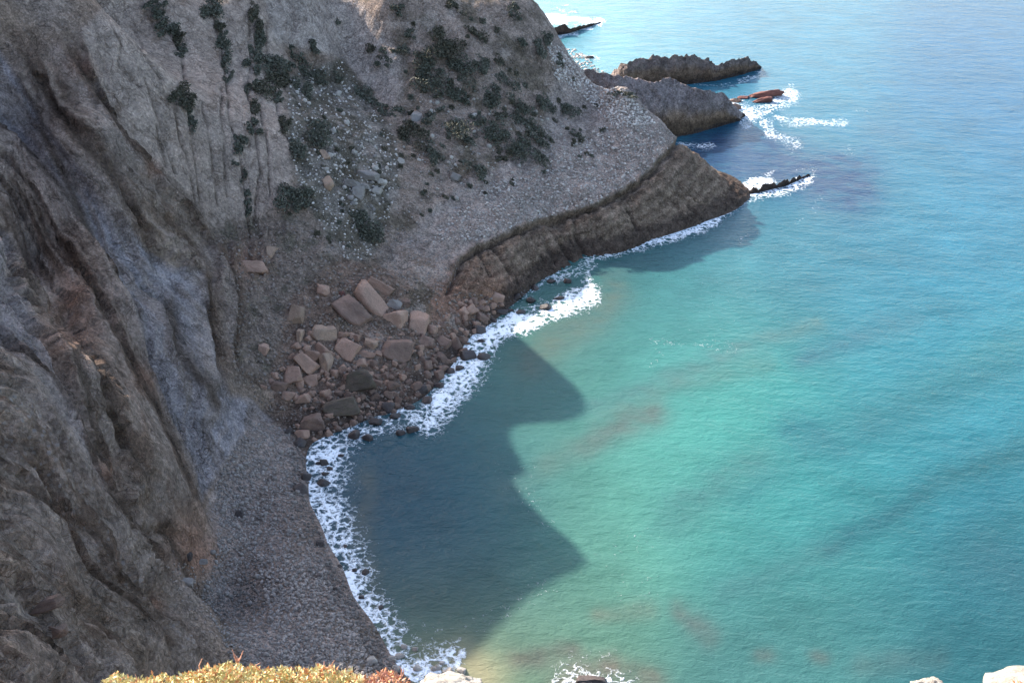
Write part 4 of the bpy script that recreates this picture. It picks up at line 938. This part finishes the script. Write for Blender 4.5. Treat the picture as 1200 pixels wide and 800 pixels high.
# ------------------------------------------------------------------ the brow of the near cliff, with its plants and rocks
gx_, gy_ = np.meshgrid(np.linspace(-7, 7, 141), np.linspace(-4, 9.5, 136))
gz = 88.3 - .86 * np.clip(gy_, 0, None) - .30 * np.clip(gy_ - 4.6, 0, None) ** 2.2 + .35 * fbm(gx_, gy_, 0 * gx_, 2.2, 4) - .15 - .06 * np.abs(gx_) ** 1.6
gz -= 7 * np.clip(-2.3 - gx_, 0, None)
gz -= .45 * sstep(.2, .9, gx_) * sstep(2.5, 3.6, gy_)
ii = np.arange(gx_.size).reshape(gx_.shape)
o = mesh_obj('cliff_top', np.stack([gx_, gy_, gz], -1).reshape(-1, 3), np.stack([ii[:-1, :-1], ii[:-1, 1:], ii[1:, 1:], ii[1:, :-1]], -1).reshape(-1, 4), M_GROUND)
add_attr(o, 'rockcol', np.array([.40, .36, .31]) * (1 + .25 * fbm(gx_, gy_, gz, .7, 4)).reshape(-1, 1)); add_attr(o, 'grav', np.zeros(gx_.size)); tag(o, kind='structure')

M_SUCC = leaf_mat('yellow_green_fleshy_leaves', (.38, .35, .14), (.70, .62, .34))
M_TIP = leaf_mat('orange_leaf_tips', (.50, .20, .08), (.68, .42, .22))
M_STALK = leaf_mat('pinkish_flower_stalks', (.42, .19, .13), (.55, .33, .24))
def along(px, py, depth):
    r = ray(px, py); return np.array((0, 0, H)) + np.array(r) * depth
def blades(P, Dir, ln, wd, r):
    n = len(P); Dn = Dir / np.linalg.norm(Dir, axis=1)[:, None]
    sdv = np.cross(Dn, r.normal(size=(n, 3))); sdv /= np.linalg.norm(sdv, axis=1)[:, None]
    l_ = ln * r.uniform(.7, 1.3, (n, 1)); w_ = wd * r.uniform(.7, 1.3, (n, 1))
    v = np.stack([P, P + Dn * l_ * .5 + sdv * w_, P + Dn * l_, P + Dn * l_ * .5 - sdv * w_], 1).reshape(-1, 3)
    return v, np.arange(n * 4).reshape(n, 4)
def fleshy_bush(name, label, cat, outline, depth, nros, mats, seed, stalks=()):
    r = np.random.default_rng(seed)
    root = bpy.data.objects.new(name, None); col.objects.link(root)
    ox = np.array([a for a, b in outline]); oy = np.array([b for a, b in outline])
    base = along(float(ox.mean()), 815, depth); root.location = base - np.array((0, 0, .35)); tag(root, label, cat)
    px = r.uniform(ox.min(), ox.max(), nros); top = np.interp(px, ox, oy) + 4 + 4.5 * perlin(px / 14., px * 0, px * 0 + seed) + 3.5 * perlin(px / 5., px * 0, px * 0)
    t = r.uniform(0, 1, nros) ** .8
    py = top + t * 60
    dep = depth + .55 * (1 - t) ** 1.0 * r.uniform(.55, 1.1, nros) - .15 + .12 * r.normal(size=nros)
    hr = (px - 600) / F; vr = (py - 400) / F
    Cn = np.stack([hr * dep, dep * (CP - vr * SP), H - dep * (SP + vr * CP)], -1)
    m = 7; P = np.repeat(Cn, m, 0) + r.normal(size=(nros * m, 3)) * .006
    Dr = r.normal(size=(nros * m, 3)); Dr[:, 2] = np.abs(Dr[:, 2]) + .45
    tone = np.repeat(np.clip(r.normal(.5, .28, nros), 0, 1), m)
    loc = np.array(root.location)
    tipm = r.uniform(0, 1, nros * m) < .26
    for nm, msk, mt, ln in (('foliage', ~tipm, mats[0], .028), ('leaf_tips', tipm, mats[1], .032)):
        v, f = blades(P[msk] - loc, Dr[msk], ln, .0065, r)
        o = mesh_obj(nm, v, f, mt, smooth=False, parent=root); add_attr(o, 'tone', np.repeat(tone[msk], 4))
    VV = []; FF = []; n = 0
    for k in range(60):                             # stems carrying the rosettes
        a = Cn[r.integers(nros)]; b = np.array(base) + r.normal(size=3) * np.array((.35, .1, .05)) - np.array((0, 0, .3)); b[0] = a[0] * .85 + b[0] * .15
        dirn = a - b; s1 = np.cross(dirn, (0, 0, 1.)); s1 = s1 / np.linalg.norm(s1) * .006; s2 = np.cross(dirn, s1); s2 = s2 / np.linalg.norm(s2) * .006
        ring = [s1, s2, -s1, -s2]; VV += [b + q for q in ring] + [a + q * .5 for q in ring]
        FF += [[n + j, n + (j + 1) % 4, n + 4 + (j + 1) % 4, n + 4 + j] for j in range(4)]; n += 8
    mesh_obj('stems', np.array(VV) - loc, np.array(FF), M_STEM, parent=root)
    for (sx_, sy_, pts) in stalks:
        VV = []; FF = []; n = 0
        b = along(sx_, sy_, depth + .25)
        for (ex_, ey_) in pts:
            a = along(ex_, ey_, depth + .22); mid = (a + b) / 2 + r.normal(size=3) * .012
            for q0, q1, w0, w1_ in ((b, mid, .0045, .0035), (mid, a, .0035, .002)):
                dirn = q1 - q0; s1 = np.cross(dirn, (.1, 1., .2)); s1 /= np.linalg.norm(s1); s2 = np.cross(dirn, s1); s2 /= np.linalg.norm(s2)
                ring = [s1, s2, -s1, -s2]; VV += [q0 + q * w0 for q in ring] + [q1 + q * w1_ for q in ring]
                FF += [[n + j, n + (j + 1) % 4, n + 4 + (j + 1) % 4, n + 4 + j] for j in range(4)]; n += 8
        o = mesh_obj('flower_stalk', np.array(VV) - loc, np.array(FF), M_STALK, parent=root); add_attr(o, 'tone', r.uniform(0, 1, n))
    return root
fleshy_bush('clifftop_bush', 'low yellow green succulent bush with orange tips along the bottom edge', 'bush',
    [(104, 806), (115, 800), (136, 787), (150, 791), (165, 794), (190, 788), (215, 787), (240, 779), (262, 775), (285, 777), (310, 782), (335, 780), (360, 779), (385, 778), (408, 783), (428, 792)], 6.0, 4200, (M_SUCC, M_TIP), 3,
    [(278, 778, [(285, 762), (274, 765), (283, 769), (272, 760)]), (234, 783, [(237, 771)]), (305, 784, [(305, 776)]), (160, 796, [(158, 789)]), (384, 782, [(392, 773), (380, 774)])])
fleshy_bush('succulent_plant', 'small reddish pink succulent between the yellow green bush and the white rock', 'plant',
    [(425, 794), (438, 786), (452, 782), (466, 787), (478, 797), (486, 806)], 6.1, 420, (M_STALK, M_TIP), 5, [(470, 794, [(468, 780), (473, 783), (464, 786)])])
fleshy_bush('succulent_plant', 'dry pinkish plant on the white rock in the bottom right corner', 'plant',
    [(1184, 806), (1192, 797), (1200, 792), (1210, 789), (1224, 787)], 5.0, 300, (M_STALK, M_TIP), 6)
M_LIME = rock_mat('white_limestone', (.46, .42, .36), (.26, .225, .185), 2.6, bump=.10)
for (px, py, w_, h_, dp, tl_, lab) in [(524, 813, 90, 44, 6.2, 3, 'sunlit white limestone rock right of the reddish plant on the bottom edge'), (1086, 813, 52, 40, 5.2, 0, 'small rounded white limestone rock on the bottom edge left of the corner one'),
                                       (1215, 822, 190, 76, 5.1, -16, 'large white limestone rock filling the bottom right corner'), (452, 826, 80, 50, 6.3, 0, 'sunlit white limestone rock under the reddish plant')]:
    v, f = rock_verts(5, rng, box=.8, cuts=8, rough=.26, seed=int(px)); o = mesh_obj('limestone_rock', v, f, M_LIME)
    s = dp / F; R3 = Matrix(((1, 0, 0), (0, SP, -CP), (0, CP, SP)))
    o.location = Vector(along(px, py, dp + .15)); o.rotation_euler = (R3 @ Matrix.Rotation(math.radians(-tl_), 3, 'Z')).to_euler()
    o.scale = (w_ * s / 2, h_ * s / 2, (w_ + h_) * s / 4); tag(o, lab, 'rock')
# ------------------------------------------------------------------ camera, light, world
cam = bpy.data.cameras.new('camera'); co = bpy.data.objects.new('camera', cam); col.objects.link(co)
co.location = (0, 0, H); co.rotation_euler = (math.pi / 2 - PITCH, 0, 0)
cam.sensor_width = 36.0; cam.lens = F / 1200 * 36; cam.clip_start = 0.1; cam.clip_end = 30000
scene.camera = co
w = bpy.data.worlds.new('World'); scene.world = w; w.use_nodes = True
nt = w.node_tree; bg = nt.nodes['Background']; bg.inputs[1].default_value = 0.15
sky = nt.nodes.new('ShaderNodeTexSky'); sky.sky_type = 'NISHITA'; sky.sun_disc = False
sky.sun_elevation = SUN_E
sdir = Vector((-math.cos(SUN_A) * math.cos(SUN_E), math.sin(SUN_A) * math.cos(SUN_E), math.sin(SUN_E)))
sky.sun_rotation = math.atan2(sdir.x, sdir.y)
sky.altitude = 50; sky.air_density = 1.0; sky.dust_density = 2.0
nt.links.new(sky.outputs[0], bg.inputs[0])
sl = bpy.data.lights.new('sun', 'SUN'); sl.energy = 4.0; sl.angle = math.radians(0.5); sl.color = (1.0, 0.93, 0.84)
so = bpy.data.objects.new('sun', sl); col.objects.link(so); so.location = (0, 0, 200)
so.rotation_euler = sdir.to_track_quat('Z', 'Y').to_euler()
vs = scene.view_settings; vs.view_transform = 'Standard'; vs.look = 'None'; vs.exposure = 1.85; vs.gamma = 1; vs.use_curve_mapping = False
scene.cycles.max_bounces = 4; scene.cycles.diffuse_bounces = 2; scene.cycles.glossy_bounces = 2; scene.cycles.use_denoising = True
